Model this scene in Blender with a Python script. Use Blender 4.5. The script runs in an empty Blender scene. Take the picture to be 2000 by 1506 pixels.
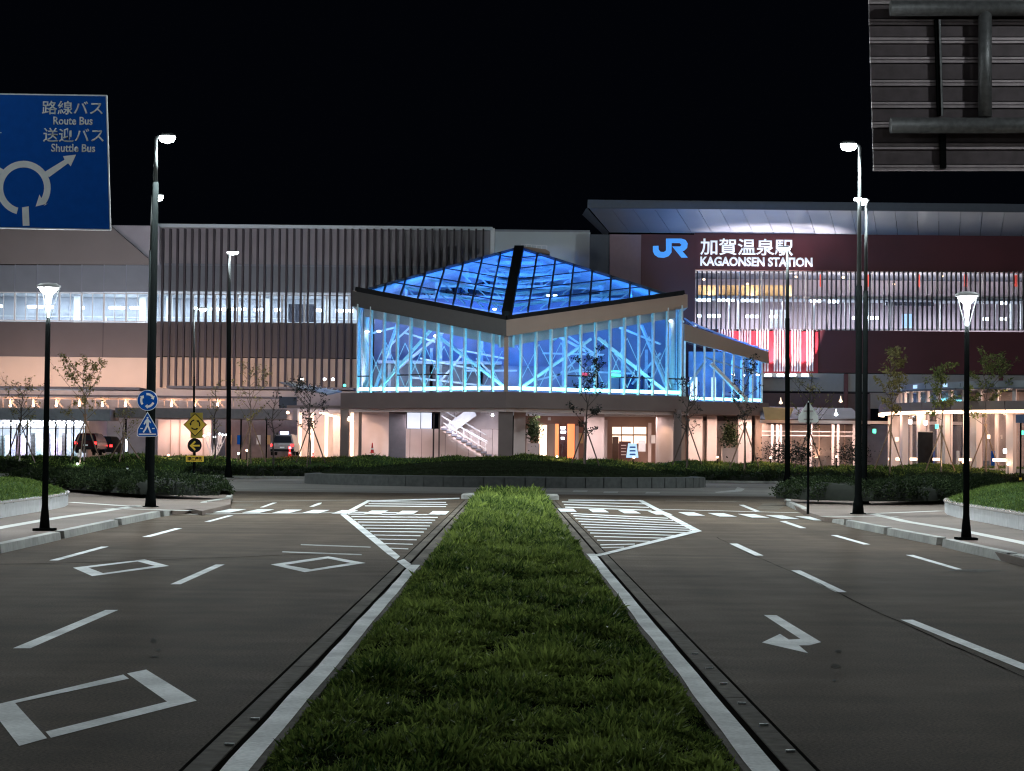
import bpy, bmesh, math, random
import numpy as np
from mathutils import Vector, Matrix, Euler
from mathutils.geometry import tessellate_polygon
random.seed(7); np.random.seed(7)
sc = bpy.context.scene
COL = sc.collection
# ------------------------------------------------------------------ camera
FPX, CAMZ, HOR, ROLL = 4350.0, 1.72, 890.0, 0.010
PITCH = math.atan((HOR - 753.0) / FPX)
cam_d = bpy.data.cameras.new('camera'); cam = bpy.data.objects.new('camera', cam_d); COL.objects.link(cam)
cam_d.sensor_width = 36.0; cam_d.lens = 36.0 * FPX / 2000.0; cam_d.clip_end = 3000; cam_d.clip_start = 0.3
ROT = Matrix.Rotation(math.radians(90) + PITCH, 3, 'X') @ Matrix.Rotation(ROLL, 3, 'Z')
cam.rotation_euler = ROT.to_euler(); cam.location = (0, 0, CAMZ)
sc.camera = cam
# ------------------------------------------------------------------ night sky, exposure
w = bpy.data.worlds.new('World'); sc.world = w; w.use_nodes = True
nt = w.node_tree; nt.nodes.clear()
sky = nt.nodes.new('ShaderNodeTexSky'); sky.sky_type = 'NISHITA'; sky.sun_disc = False
sky.sun_elevation = math.radians(-9.0); sky.sun_rotation = math.radians(200)
hsv = nt.nodes.new('ShaderNodeMixRGB'); hsv.blend_type = 'ADD'; hsv.inputs[0].default_value = 1.0
hsv.inputs[2].default_value = (0.0011, 0.0016, 0.0032, 1)
bg = nt.nodes.new('ShaderNodeBackground'); bg.inputs[1].default_value = 0.6
wo = nt.nodes.new('ShaderNodeOutputWorld')
nt.links.new(sky.outputs[0], hsv.inputs[1]); nt.links.new(hsv.outputs[0], bg.inputs[0]); nt.links.new(bg.outputs[0], wo.inputs[0])
sc.view_settings.view_transform = 'Standard'; sc.view_settings.look = 'None'
sc.view_settings.gamma = 1.0; sc.view_settings.exposure = 0.0; sc.view_settings.use_curve_mapping = False
try:
    sc.cycles.use_denoising = True; sc.cycles.denoiser = 'OPENIMAGEDENOISE'
except Exception: pass
sc.cycles.transparent_max_bounces = 24; sc.cycles.max_bounces = 5; sc.cycles.diffuse_bounces = 3
sc.cycles.glossy_bounces = 3; sc.cycles.transmission_bounces = 4; sc.cycles.sample_clamp_indirect = 3.0
sc.cycles.sample_clamp_direct = 12.0; sc.cycles.caustics_reflective = False; sc.cycles.caustics_refractive = False
sc.cycles.blur_glossy = 1.0; sc.cycles.filter_width = 1.2

# ------------------------------------------------------------------ finding places from the photograph
def ray(u, v):
    return ROT @ Vector(((u - 1000.0) / FPX, -(v - 753.0) / FPX, -1.0))
def W(u, v, Y):
    d = ray(u, v); return Vector((0, 0, CAMZ)) + d * (Y / d.y)
def G(u, v, z=0.0):
    d = ray(u, v); return Vector((0, 0, CAMZ)) + d * ((z - CAMZ) / d.z)
def PX(u, v, Y): return W(u, v, Y).x
def PZ(u, v, Y): return W(u, v, Y).z

# ------------------------------------------------------------------ mesh helpers
class MB:
    def __init__(s): s.v = []; s.f = []
    def add(s, vs, fs):
        n = len(s.v); s.v += [tuple(x) for x in vs]; s.f += [tuple(i + n for i in f) for f in fs]; return s
    def box(s, x0, x1, y0, y1, z0, z1):
        if x0 > x1: x0, x1 = x1, x0
        if y0 > y1: y0, y1 = y1, y0
        if z0 > z1: z0, z1 = z1, z0
        return s.add([(x0,y0,z0),(x1,y0,z0),(x1,y1,z0),(x0,y1,z0),(x0,y0,z1),(x1,y0,z1),(x1,y1,z1),(x0,y1,z1)],
                     [(0,3,2,1),(4,5,6,7),(0,1,5,4),(1,2,6,5),(2,3,7,6),(3,0,4,7)])
    def bar(s, a, b, wx, wy, up=Vector((0,0,1))):
        a = Vector(a); b = Vector(b); d = (b - a).normalized()
        if abs(d.dot(up)) > 0.98: up = Vector((0,1,0))
        r = d.cross(up).normalized(); t = r.cross(d).normalized()
        vs = [p + r * (sx * wx / 2) + t * (sy * wy / 2) for p in (a, b) for sx, sy in ((-1,-1),(1,-1),(1,1),(-1,1))]
        return s.add(vs, [(3,2,1,0),(4,5,6,7),(0,1,5,4),(1,2,6,5),(2,3,7,6),(3,0,4,7)])
    def tube(s, pts, rads, n=8, cap=True):
        pts = [Vector(p) for p in pts]
        if not hasattr(rads, '__len__'): rads = [rads] * len(pts)
        ref = None; base = len(s.v)
        for i, p in enumerate(pts):
            d = (pts[min(i+1, len(pts)-1)] - pts[max(i-1, 0)]).normalized()
            if ref is None:
                ref = Vector((1,0,0)) if abs(d.x) < 0.9 else Vector((0,1,0))
            r = (ref - d * ref.dot(d)).normalized(); ref = r; t = d.cross(r)
            for k in range(n):
                a = 2 * math.pi * k / n
                s.v.append(tuple(p + (r * math.cos(a) + t * math.sin(a)) * rads[i]))
        for i in range(len(pts) - 1):
            for k in range(n):
                a = base + i*n + k; b = base + i*n + (k+1) % n
                s.f.append((a, b, b + n, a + n))
        if cap:
            s.f.append(tuple(base + k for k in reversed(range(n)))); s.f.append(tuple(base + (len(pts)-1)*n + k for k in range(n)))
        return s
    def lathe(s, c, prof, n=16):
        c = Vector(c); base = len(s.v)
        for r, z in prof:
            for k in range(n):
                a = 2*math.pi*k/n; s.v.append((c.x + r*math.cos(a), c.y + r*math.sin(a), c.z + z))
        for i in range(len(prof)-1):
            for k in range(n):
                a = base + i*n + k; b = base + i*n + (k+1) % n; s.f.append((a, b, b+n, a+n))
        s.f.append(tuple(base + k for k in reversed(range(n)))); s.f.append(tuple(base + (len(prof)-1)*n + k for k in range(n)))
        return s
    def slab(s, poly, off):
        """polygon (3D points, planar) thickened by vector off"""
        poly = [Vector(p) for p in poly]; off = Vector(off); n = len(poly)
        tri = tessellate_polygon([poly]); base = len(s.v)
        s.v += [tuple(p) for p in poly] + [tuple(p + off) for p in poly]
        for t in tri:
            s.f.append(tuple(base + i for i in t)); s.f.append(tuple(base + n + i for i in reversed(t)))
        for i in range(n):
            j = (i+1) % n; s.f.append((base+i, base+j, base+n+j, base+n+i))
        return s
    def sheet(s, poly):
        poly = [Vector(p) for p in poly]; base = len(s.v); s.v += [tuple(p) for p in poly]
        for t in tessellate_polygon([poly]):
            a, b, c = [poly[i] for i in t]
            if (b-a).cross(c-a).z < 0: t = tuple(reversed(t))
            s.f.append(tuple(base + i for i in t))
        return s
    def mesh(s, name, fix=True):
        me = bpy.data.meshes.new(name); me.from_pydata(s.v, [], s.f); me.update()
        if fix and len(s.f) < 20000:
            bm = bmesh.new(); bm.from_mesh(me); bmesh.ops.recalc_face_normals(bm, faces=bm.faces); bm.to_mesh(me); bm.free()
        return me
    def obj(s, name, m, parent=None, smooth=False, fix=True, **pr):
        me = s.mesh(name, fix); me.materials.append(m)
        if smooth:
            for p in me.polygons: p.use_smooth = len(p.vertices) <= 4
        o = bpy.data.objects.new(name, me); COL.objects.link(o)
        if parent is not None:
            o.parent = parent; o.matrix_parent_inverse = Matrix.Translation(-Vector(parent.location)) if parent.type == 'EMPTY' else Matrix()
        for k, val in pr.items(): o[k] = val
        return o
def thing(name, label, cat, loc, group=None):
    o = bpy.data.objects.new(name, None); o.empty_display_size = 0.3; COL.objects.link(o); o.location = loc
    o['label'] = label; o['category'] = cat
    if group: o['group'] = group
    return o
def setting(name, mb, m, **kw):
    return mb.obj(name, m, None, kind='structure', **kw)
def same(o, dx=0, dy=0, dz=0):
    c = o.copy(); COL.objects.link(c); c.location = (o.location[0]+dx, o.location[1]+dy, o.location[2]+dz); return c
def light(kind, loc, power, color, parent=None, size=0.3, target=None, spot=None, blend=0.6, sy=None, spread=None, name=None):
    d = bpy.data.lights.new(name or 'light', kind); d.energy = power; d.color = color
    if kind == 'AREA':
        d.shape = 'RECTANGLE'; d.size = size; d.size_y = sy or size
        if spread: d.spread = spread
    else: d.shadow_soft_size = size
    if kind == 'SPOT': d.spot_size = spot or math.radians(120); d.spot_blend = blend
    o = bpy.data.objects.new(name or 'light_source', d); COL.objects.link(o); o.location = loc
    if target is not None:
        o.rotation_euler = (Vector(target) - Vector(loc)).to_track_quat('-Z', 'X').to_euler()
    if parent is not None:
        o.parent = parent; o.matrix_parent_inverse = Matrix.Translation(-Vector(parent.location))
    return o

# ------------------------------------------------------------------ materials
def mat(name, col, rough=0.7, metal=0.0, var=0.12, scale=3.0, bump=0.0, bscale=40.0, spec=0.4, col2=None, big=None):
    m = bpy.data.materials.new(name); m.use_nodes = True; n = m.node_tree.nodes; L = m.node_tree.links
    b = n['Principled BSDF']; b.inputs['Roughness'].default_value = rough; b.inputs['Metallic'].default_value = metal
    b.inputs['Specular IOR Level'].default_value = spec
    tc = n.new('ShaderNodeTexCoord'); nz = n.new('ShaderNodeTexNoise'); nz.inputs['Scale'].default_value = scale
    nz.inputs['Detail'].default_value = 6
    L.new(tc.outputs['Object'], nz.inputs['Vector'])
    cr = n.new('ShaderNodeValToRGB'); L.new(nz.outputs['Fac'], cr.inputs[0])
    c2 = col2 or tuple(min(1, c * (1 + var)) for c in col); c1 = tuple(c * (1 - var) for c in col)
    cr.color_ramp.elements[0].position = 0.3; cr.color_ramp.elements[1].position = 0.7
    cr.color_ramp.elements[0].color = (*c1, 1); cr.color_ramp.elements[1].color = (*c2, 1)
    out = cr.outputs[0]
    if big:
        n2 = n.new('ShaderNodeTexNoise'); n2.inputs['Scale'].default_value = big[0]; n2.inputs['Detail'].default_value = 3
        mp = n.new('ShaderNodeMapping'); L.new(tc.outputs['Object'], mp.inputs[0]); mp.inputs['Scale'].default_value = big[2] if len(big) > 2 else (1,1,1)
        L.new(mp.outputs[0], n2.inputs['Vector'])
        mx = n.new('ShaderNodeMixRGB'); mx.blend_type = 'MULTIPLY'; mx.inputs[0].default_value = 1
        r2 = n.new('ShaderNodeMapRange'); r2.inputs[1].default_value = 0.35; r2.inputs[2].default_value = 0.65
        r2.inputs[3].default_value = 1 - big[1]; r2.inputs[4].default_value = 1 + big[1]
        L.new(n2.outputs['Fac'], r2.inputs[0]); L.new(out, mx.inputs[1]); L.new(r2.outputs[0], mx.inputs[2]); out = mx.outputs[0]
    L.new(out, b.inputs['Base Color'])
    if bump > 0:
        n3 = n.new('ShaderNodeTexNoise'); n3.inputs['Scale'].default_value = bscale; n3.inputs['Detail'].default_value = 4
        L.new(tc.outputs['Object'], n3.inputs['Vector']); bp = n.new('ShaderNodeBump'); bp.inputs['Strength'].default_value = bump
        bp.inputs['Distance'].default_value = 0.02
        L.new(n3.outputs['Fac'], bp.inputs['Height']); L.new(bp.outputs[0], b.inputs['Normal'])
    return m
def emit(name, col, strength):
    m = bpy.data.materials.new(name); m.use_nodes = True; n = m.node_tree.nodes
    b = n['Principled BSDF']; b.inputs['Base Color'].default_value = (col[0]*.5, col[1]*.5, col[2]*.5, 1); b.inputs['Emission Color'].default_value = (*col, 1)
    nz = n.new('ShaderNodeTexNoise'); nz.inputs['Scale'].default_value = 2.0
    mr = n.new('ShaderNodeMapRange'); mr.inputs[3].default_value = strength * 0.85; mr.inputs[4].default_value = strength * 1.15
    m.node_tree.links.new(nz.outputs['Fac'], mr.inputs[0]); m.node_tree.links.new(mr.outputs[0], b.inputs['Emission Strength'])
    return m
def glass(name, tint=(0.9, 0.95, 1.0), refl=0.1, rough=0.03):
    m = bpy.data.materials.new(name); m.use_nodes = True; n = m.node_tree.nodes; L = m.node_tree.links; n.clear()
    t = n.new('ShaderNodeBsdfTransparent'); t.inputs[0].default_value = (*tint, 1)
    g = n.new('ShaderNodeBsdfGlossy'); g.inputs['Roughness'].default_value = rough
    lw = n.new('ShaderNodeLayerWeight'); lw.inputs[0].default_value = 0.35
    mr = n.new('ShaderNodeMapRange'); mr.inputs[3].default_value = refl * 0.5; mr.inputs[4].default_value = min(1, refl * 5)
    mx = n.new('ShaderNodeMixShader'); o = n.new('ShaderNodeOutputMaterial')
    L.new(lw.outputs['Facing'], mr.inputs[0]); L.new(mr.outputs[0], mx.inputs[0]); L.new(t.outputs[0], mx.inputs[1]); L.new(g.outputs[0], mx.inputs[2])
    L.new(mx.outputs[0], o.inputs[0]); return m
def leafmat(name, a, b, trans=0.35):
    m = bpy.data.materials.new(name); m.use_nodes = True; n = m.node_tree.nodes; L = m.node_tree.links
    p = n['Principled BSDF']; p.inputs['Roughness'].default_value = 0.55
    at = n.new('ShaderNodeAttribute'); at.attribute_name = 'shade'
    cr = n.new('ShaderNodeValToRGB'); cr.color_ramp.elements[0].color = (*a, 1); cr.color_ramp.elements[1].color = (*b, 1)
    L.new(at.outputs['Fac'], cr.inputs[0]); L.new(cr.outputs[0], p.inputs['Base Color']); p.inputs['Specular IOR Level'].default_value = 0.05
    tr = n.new('ShaderNodeBsdfTranslucent'); L.new(cr.outputs[0], tr.inputs[0]); ms = n.new('ShaderNodeMixShader'); ms.inputs[0].default_value = trans
    L.new(p.outputs[0], ms.inputs[1]); L.new(tr.outputs[0], ms.inputs[2]); L.new(ms.outputs[0], n['Material Output'].inputs[0])
    return m

M = {}
def asphalt():
    m = bpy.data.materials.new('asphalt'); m.use_nodes = True; n = m.node_tree.nodes; L = m.node_tree.links
    b = n['Principled BSDF']; tc = n.new('ShaderNodeTexCoord')
    def noise(scale, vec=None, det=5):
        z = n.new('ShaderNodeTexNoise'); z.inputs['Scale'].default_value = scale; z.inputs['Detail'].default_value = det
        L.new(vec or tc.outputs['Object'], z.inputs['Vector']); return z.outputs['Fac']
    def mul(a, fac, lo, hi, p0=0.3, p1=0.7):
        r = n.new('ShaderNodeMapRange'); r.inputs[1].default_value = p0; r.inputs[2].default_value = p1
        r.inputs[3].default_value = lo; r.inputs[4].default_value = hi; L.new(fac, r.inputs[0])
        x = n.new('ShaderNodeMixRGB'); x.blend_type = 'MULTIPLY'; x.inputs[0].default_value = 1; L.new(a, x.inputs[1]); L.new(r.outputs[0], x.inputs[2]); return x.outputs[0]
    cr = n.new('ShaderNodeValToRGB'); cr.color_ramp.elements[0].color = (0.080, 0.059, 0.043, 1); cr.color_ramp.elements[1].color = (0.125, 0.100, 0.077, 1)
    cr.color_ramp.elements[0].position = 0.35; cr.color_ramp.elements[1].position = 0.65
    mp = n.new('ShaderNodeMapping'); L.new(tc.outputs['Object'], mp.inputs[0]); mp.inputs['Scale'].default_value = (0.12, 0.035, 1)
    L.new(noise(1.0, mp.outputs[0], 3), cr.inputs[0]); out = cr.outputs[0]
    out = mul(out, noise(48.0, None, 3), 0.5, 1.6); out = mul(out, noise(1.6), 0.84, 1.14); out = mul(out, noise(0.33), 0.85, 1.15)
    mp2 = n.new('ShaderNodeMapping'); L.new(tc.outputs['Object'], mp2.inputs[0]); mp2.inputs['Scale'].default_value = (1.1, 0.05, 1)
    out = mul(out, noise(1.0, mp2.outputs[0], 2), 0.86, 1.1)
    mp3 = n.new('ShaderNodeMapping'); L.new(tc.outputs['Object'], mp3.inputs[0]); mp3.inputs['Scale'].default_value = (0.05, 0.9, 1)
    out = mul(out, noise(1.0, mp3.outputs[0], 4), 0.82, 1.12)
    L.new(out, b.inputs['Base Color']); b.inputs['Roughness'].default_value = 0.95; b.inputs['Specular IOR Level'].default_value = 0.035
    bp = n.new('ShaderNodeBump'); bp.inputs['Strength'].default_value = 0.5; bp.inputs['Distance'].default_value = 0.01
    L.new(noise(120.0, None, 2), bp.inputs['Height']); L.new(bp.outputs[0], b.inputs['Normal'])
    return m
M['asphalt'] = asphalt()
M['ground'] = mat('ground_soil', (0.06, 0.055, 0.045), 0.95, var=0.3, scale=1.5, bump=0.3)
M['ringroad'] = mat('ring_asphalt', (0.23, 0.22, 0.205), 0.85, var=0.2, scale=40, bump=0.2, bscale=80, big=(0.35, 0.2, (0.25, 1, 1)), spec=0.03)
M['pave'] = mat('sidewalk_paving', (0.15, 0.118, 0.10), 0.85, var=0.15, scale=25, bump=0.2, bscale=60, big=(0.4, 0.12), spec=0.1)
M['kerb'] = mat('kerb_concrete', (0.30, 0.30, 0.28), 0.85, var=0.15, scale=6, bump=0.3, bscale=30, big=(0.7, 0.2))
M['gutter'] = mat('gutter_concrete', (0.11, 0.095, 0.078), 0.95, var=0.25, scale=9, bump=0.3, bscale=60, big=(0.5, 0.3), spec=0.05)
M['paint'] = mat('road_paint', (0.76, 0.78, 0.78), 0.7, var=0.15, scale=30, bump=0.2, bscale=80, big=(1.1, 0.22), spec=0.05)
M['wornpaint'] = mat('worn_road_paint', (0.30, 0.30, 0.28), 0.7, var=0.4, scale=9)
M['smudge'] = mat('faint_smudge', (0.13, 0.125, 0.115), 0.9, var=0.5, scale=14, spec=0.0)
M['soil'] = mat('median_soil', (0.010, 0.014, 0.006), 1.0, var=0.4, scale=6, bump=0.6, bscale=20, spec=0.0)
M['lawn'] = mat('lawn_ground', (0.028, 0.046, 0.016), 1.0, var=0.4, scale=2.2, bump=0.8, bscale=14, big=(0.35, 0.3), spec=0.0)
M['darkmound'] = mat('dark_mound_ground', (0.022, 0.028, 0.016), 1.0, var=0.35, scale=2.5, bump=0.6, bscale=14, big=(0.5, 0.3, (0.3, 1, 1)), spec=0.0)
M['islandwall'] = mat('island_kerb_stone', (0.085, 0.09, 0.088), 0.9, var=0.2, scale=4, bump=0.2)
M['stone'] = mat('planter_stone', (0.45, 0.46, 0.47), 0.45, var=0.12, scale=5, bump=0.1)
M['polished'] = mat('polished_stone_rim', (0.4, 0.39, 0.38), 0.18, var=0.15, scale=8)
M['grass'] = leafmat('grass_blades', (0.026, 0.055, 0.013), (0.33, 0.42, 0.10))
M['hedge'] = leafmat('hedge_leaves', (0.008, 0.016, 0.008), (0.06, 0.085, 0.035))
M['hedgecore'] = mat('hedge_core', (0.010, 0.013, 0.008), 0.95, var=0.3)
M['leaf_a'] = leafmat('olive_leaves', (0.09, 0.085, 0.03), (0.32, 0.29, 0.12))
M['leaf_b'] = leafmat('green_leaves', (0.07, 0.10, 0.03), (0.30, 0.33, 0.12))
M['leaf_c'] = leafmat('dark_leaves', (0.01, 0.013, 0.014), (0.05, 0.06, 0.05))
M['bark'] = mat('bark', (0.13, 0.10, 0.08), 0.9, var=0.3, scale=14, bump=0.4)
M['darkbark'] = mat('dark_bark', (0.05, 0.042, 0.038), 0.9, var=0.3, scale=14, bump=0.4)
M['stake'] = mat('stake_wood', (0.20, 0.14, 0.10), 0.85, var=0.25, scale=10, bump=0.3)
M['pole'] = mat('dark_painted_steel', (0.005, 0.006, 0.006), 0.9, 0.0, var=0.1, scale=4, spec=0.0)
M['galv'] = mat('galvanised_steel', (0.20, 0.20, 0.20), 0.5, 0.6, var=0.25, scale=9, bump=0.1, bscale=20)
M['alu'] = mat('aluminium_rib', (0.42, 0.35, 0.36), 0.5, 0.3, var=0.15, scale=6)
M['alupanel'] = mat('aluminium_sign_back', (0.11, 0.085, 0.09), 0.6, 0.2, var=0.2, scale=5)
M['white'] = mat('white_steel', (0.72, 0.73, 0.74), 0.5, var=0.05, scale=4)
M['signblue'] = mat('sign_blue', (0.001, 0.075, 0.38), 0.6, var=0.08, scale=6, spec=0.08)
M['signwhite'] = mat('sign_white', (0.75, 0.77, 0.78), 0.4, var=0.05, scale=6)
M['signgrey'] = mat('sign_back_grey', (0.80, 0.84, 0.82), 0.5, var=0.08, scale=8)
M['yellow'] = mat('sign_yellow', (0.75, 0.50, 0.04), 0.45, var=0.08, scale=8)
M['black'] = mat('black_paint', (0.015, 0.015, 0.017), 0.8, var=0.2, spec=0.1)
M['joint'] = mat('dark_joint', (0.012, 0.011, 0.010), 1.0, var=0.2, spec=0.0)
M['red'] = mat('red_plastic', (0.55, 0.03, 0.03), 0.5, var=0.1)
def lit(): pass
# ================================================================== ground, road, markings
gb = MB()
xs = [-900, -60, 60, 900]; ys = [-300, 400, 1500]
gb.add([(-900,-300,-0.05),(900,-300,-0.05),(900,1500,-0.05),(-900,1500,-0.05)], [(0,1,2,3)])
setting('ground', gb, M['ground'])
road = MB().add([(-40,-12,0),(40,-12,0),(40,153,0),(-40,153,0)], [(0,1,2,3)]).obj('road', M['asphalt'], kind='structure')
setting('plaza_paving', MB().add([(-60,160,0.02),(60,160,0.02),(60,235,0.02),(-60,235,0.02)], [(0,1,2,3)]), M['pave'])
def z2(p, z): return Vector((p.x, p.y, z))
def mark(name, pix, m='paint', org=(0, 0), s=1.0, z=0.004, hole=None):
    poly = [z2(G(org[0]+a/s, org[1]+b/s), z) for a, b in pix]
    mb = MB()
    if hole:
        h = [z2(G(org[0]+a/s, org[1]+b/s), z) for a, b in hole]; n = len(poly)
        mb.add(poly + h, [(i, (i+1) % n, n + (i+1) % n, n + i) for i in range(n)])
    else: mb.sheet(poly)
    return mb.obj(name, M[m], road)
def line(name, pix, width, m='paint', z=0.004, org=(0,0), s=1.0):
    P = [z2(G(org[0]+a/s, org[1]+b/s), z) for a, b in pix]; mb = MB()
    for a, b in zip(P[:-1], P[1:]):
        d = (b - a).normalized(); r = Vector((-d.y, d.x, 0)) * width / 2
        mb.sheet([a - r, a + r, b + r, b - r])
    return mb.obj(name, M[m], road)
LX = 989
# edge lines beside the median, joints and gutters
def strip(name, x0, x1, y0, y1, m, z): return MB().add([(x0,y0,z),(x1,y0,z),(x1,y1,z),(x0,y1,z)], [(0,1,2,3)]).obj(name, M[m], road)
XC = -0.03
def wavy(name, x0, x1, y0, y1, m, z, amp=0.012):
    mb = MB(); n = 60; vs = []
    for i in range(n+1):
        t = i/n; y = y0 + (y1-y0)*t*t
        a = amp*(math.sin(y*1.9)+math.sin(y*0.7+1))*0.5
        vs += [(x0+a, y, z), (x1+a*0.4, y, z)]
    mb.add(vs, [(2*i, 2*i+1, 2*i+3, 2*i+2) for i in range(n)]); return mb.obj(name, M[m], road)
strip('median_joint', XC+1.50, XC+1.57, 2, 86, 'joint', 0.003); strip('median_joint', XC-1.57, XC-1.50, 2, 86, 'joint', 0.003)
strip('gutter_joint', XC+1.725, XC+1.75, 2, 86, 'joint', 0.003); strip('gutter_joint', XC-1.75, XC-1.725, 2, 86, 'joint', 0.003)
wavy('edge_line', XC+1.345, XC+1.495, 2, G(1165,1086).y, 'paint', 0.038)
wavy('edge_line', XC-1.495, XC-1.345, 2, G(800,1108).y, 'paint', 0.038)
for s in (-1, 1):
    y = 4.0
    while y < 86:      # gutter slabs, one by one
        g = MB().box(XC+s*1.575, XC+s*1.72, y+0.01, min(y+2, 86)-0.01, -0.02, 0.006+0.003*random.random()).obj('gutter_slab', M['gutter'], road)
        y += 2
for a, b in ((1357,1280),(1385,1308),(1413,1339),(1449,1377),(1492,1419),(1544,1471)):
    p = G(a, b); MB().box(p.x-0.028, p.x+0.028, p.y-0.012, p.y+0.012, 0.005, 0.02).obj('reflector_stud', M['signwhite'], road)
for a, b in ((498,1408),(448,1458)):
    p = G(a, b); MB().box(p.x-0.028, p.x+0.028, p.y-0.012, p.y+0.012, 0.005, 0.02).obj('reflector_stud', M['signwhite'], road)
# dashes
o1 = (0, 960)
for d in ([(385,540),(455,540),(850,432),(790,432)], [(1110,356),(1175,356),(1425,288),(1370,288)], [(1330,727),(1410,727),(1755,572),(1685,572)], [(1595,238),(1640,238),(1825,188),(1780,188)]):
    mark('lane_dash', d, org=o1, s=4)
mark('lane_dash', [(25,1267),(59,1267),(231,1192),(206,1192)])
o7 = (1500, 900)
for d in ([(180,857),(250,857),(615,1028),(530,1028)], [(490,582),(540,582),(800,655),(745,655)], [(1075,737),(1135,737),(1520,850),(1465,850)], [(90,473),(140,473),(300,527),(250,527)]):
    mark('lane_dash', d, org=o7, s=4)
mark('lane_dash', [(1535,488),(1600,488),(1805,582),(1740,582)], org=(1040,940), s=4)
mark('lane_dash', [(1759,1211),(1783,1211),(2030,1309),(2030,1322)])
mark('lane_dash', [(1660,185),(1700,185),(1825,235),(1790,238)], org=(1040-12,940), s=4)
# diamonds
o4 = (0, 1200); s4 = 3.571
mark('diamond_marking', [(885,415),(1020,388),(1372,605),(355,865),(318,822),(1165,612)], org=o4, s=s4)
mark('diamond_marking', [(860,423),(900,452),(105,622),(328,868),(133,922),(-80,645)], org=o4, s=s4)
mark('diamond_marking', [(570,597),(1130,532),(1320,583),(720,663)], org=o1, s=4, hole=[(690,597),(1075,548),(1210,583),(805,640)])
o2 = (400, 940)
mark('diamond_marking', [(515,652),(965,588),(1255,640),(780,712)], org=o2, s=4, hole=[(625,655),(960,605),(1140,640),(830,690)])
mark('worn_stripe', [(750,493),(1295,512),(1295,520),(750,500)], 'wornpaint', org=o2, s=4)
mark('worn_stripe', [(605,549),(1225,571),(1225,579),(605,557)], 'wornpaint', org=o2, s=4)
# hatched island, left
mark('hatch_outline', [(1495,618),(1425,570),(1060,262),(1110,262),(1390,478),(1525,590)], org=o2, s=4, z=0.008)
mark('hatch_outline', [(1500,630),(1555,612),(1650,680),(1580,690)], org=o2, s=4, z=0.012)
mark('hatch_outline', [(1575,692),(1652,680),(1610,740),(1530,745)], org=o2, s=4, z=0.016)
mark('hatch_outline', [(1058,262),(1270,150),(1310,150),(1130,250),(1100,262)], org=o2, s=4, z=0.012)
mark('hatch_outline', [(1275,153),(1990,132),(1990,141),(1275,163)], org=o2, s=4, z=0.016)
for (xa, ya, xb, yb) in ((1300,166,1885,160),(1280,180,1895,178),(1250,196,1885,196),(1140,245,1590,246),(1120,262,1840,258),(1145,285,1820,275),(1165,308,1800,296),(1195,331,1775,315),(1225,356,1760,338),(1255,381,1735,360),(1290,407,1710,384),(1320,436,1685,412),(1360,470,1655,442),(1400,508,1625,474),(1440,540,1590,514)):
    yb = (ya + yb) / 2 + 0; yb2 = yb + 3; ya2 = yb - 3
    mark('hatch_stripe', [(xa,ya2-3.2),(xb,yb2-3.2),(xb,yb2+3.2),(xa,ya2+3.2)], org=o2, s=4)
# hatched island, right
o3 = (1040, 940)
mark('hatch_outline', [(1325,393),(860,150),(825,155),(1255,393)], org=o3, s=4, z=0.008)
mark('hatch_outline', [(1325,393),(1270,385),(525,572),(560,582)], org=o3, s=4, z=0.012)
mark('hatch_outline', [(525,572),(575,575),(525,592),(440,592),(440,583)], org=o3, s=4, z=0.016)
mark('hatch_outline', [(280,146),(850,150),(850,159),(280,154)], org=o3, s=4, z=0.016)
for (xa, ya, xb, yb) in ((230,161,880,178),(245,182,910,205),(255,203,930,228),(300,253,1060,290),(320,270,1100,308),(335,293,1140,328),(360,315,1180,348),(380,337,1215,368),(405,359,1240,385),(430,382,1200,402),(450,405,1120,424),(480,432,1030,446),(505,462,920,470),(530,498,800,492),(540,520,715,516)):
    yb2 = yb; mark('hatch_stripe', [(xa,ya-3.6),(xb,yb2-3.0),(xb,yb2+3.0),(xa,ya+3.6)], org=o3, s=4)
# old joints and cracks in the asphalt
def crack(name, pix, w, seed):
    r = random.Random(seed); P = [z2(G(a,b), 0.0045) for a,b in pix]; mb = MB(); Q = []
    for a, b in zip(P[:-1], P[1:]):
        k = max(3, int((b-a).length/0.8))
        for i in range(k): Q.append(a.lerp(b, i/k) + Vector((r.uniform(-.015,.015), r.uniform(-.05,.05), 0)))
    Q.append(P[-1])
    for a, b in zip(Q[:-1], Q[1:]):
        d = (b-a).normalized(); rr = Vector((-d.y,d.x,0))*w*r.uniform(.5,1.2)/2; mb.sheet([a-rr,a+rr,b+rr,b-rr])
    mb.obj(name, M['joint'], road)
crack('asphalt_joint', [(-200,1106),(0,1103),(200,1098),(470,1088),(700,1079)], .08, 1); crack('asphalt_joint', [(1400,1050),(1455,1078),(1600,1140),(1700,1190),(1790,1230),(2100,1370)], .02, 2)
0 and crack('asphalt_joint', [(-150,1320),(0,1262),(55,1243),(240,1176),(330,1144),(445,1100)], .022, 3); 0 and crack('asphalt_crack', [(1465,1175),(1540,1195),(1600,1188),(1680,1205)], .015, 4); 0 and crack('asphalt_crack', [(500,1240),(560,1262),(640,1258)], .015, 5)
0 and crack('asphalt_crack', [(60,1165),(180,1172),(300,1160),(330,1148)], .015, 6); crack('asphalt_crack', [(700,1420),(620,1415),(540,1425)], .012, 7) if False else None
for i, (a, b, w_, h_) in enumerate(((300,1252,7,5),(310,1270,5,3),(302,1283,8,3),(1637,1272,7,4),(1632,1302,9,5),(1630,1330,5,3),(1900,1115,60,3))):
    rr_ = random.Random(50+i); mark('paint_smudge', [(a+w_*math.cos(t)*rr_.uniform(.5,1.2), b+h_*math.sin(t)*rr_.uniform(.5,1.2)) for t in [k*0.7 for k in range(9)]], 'smudge')
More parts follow.
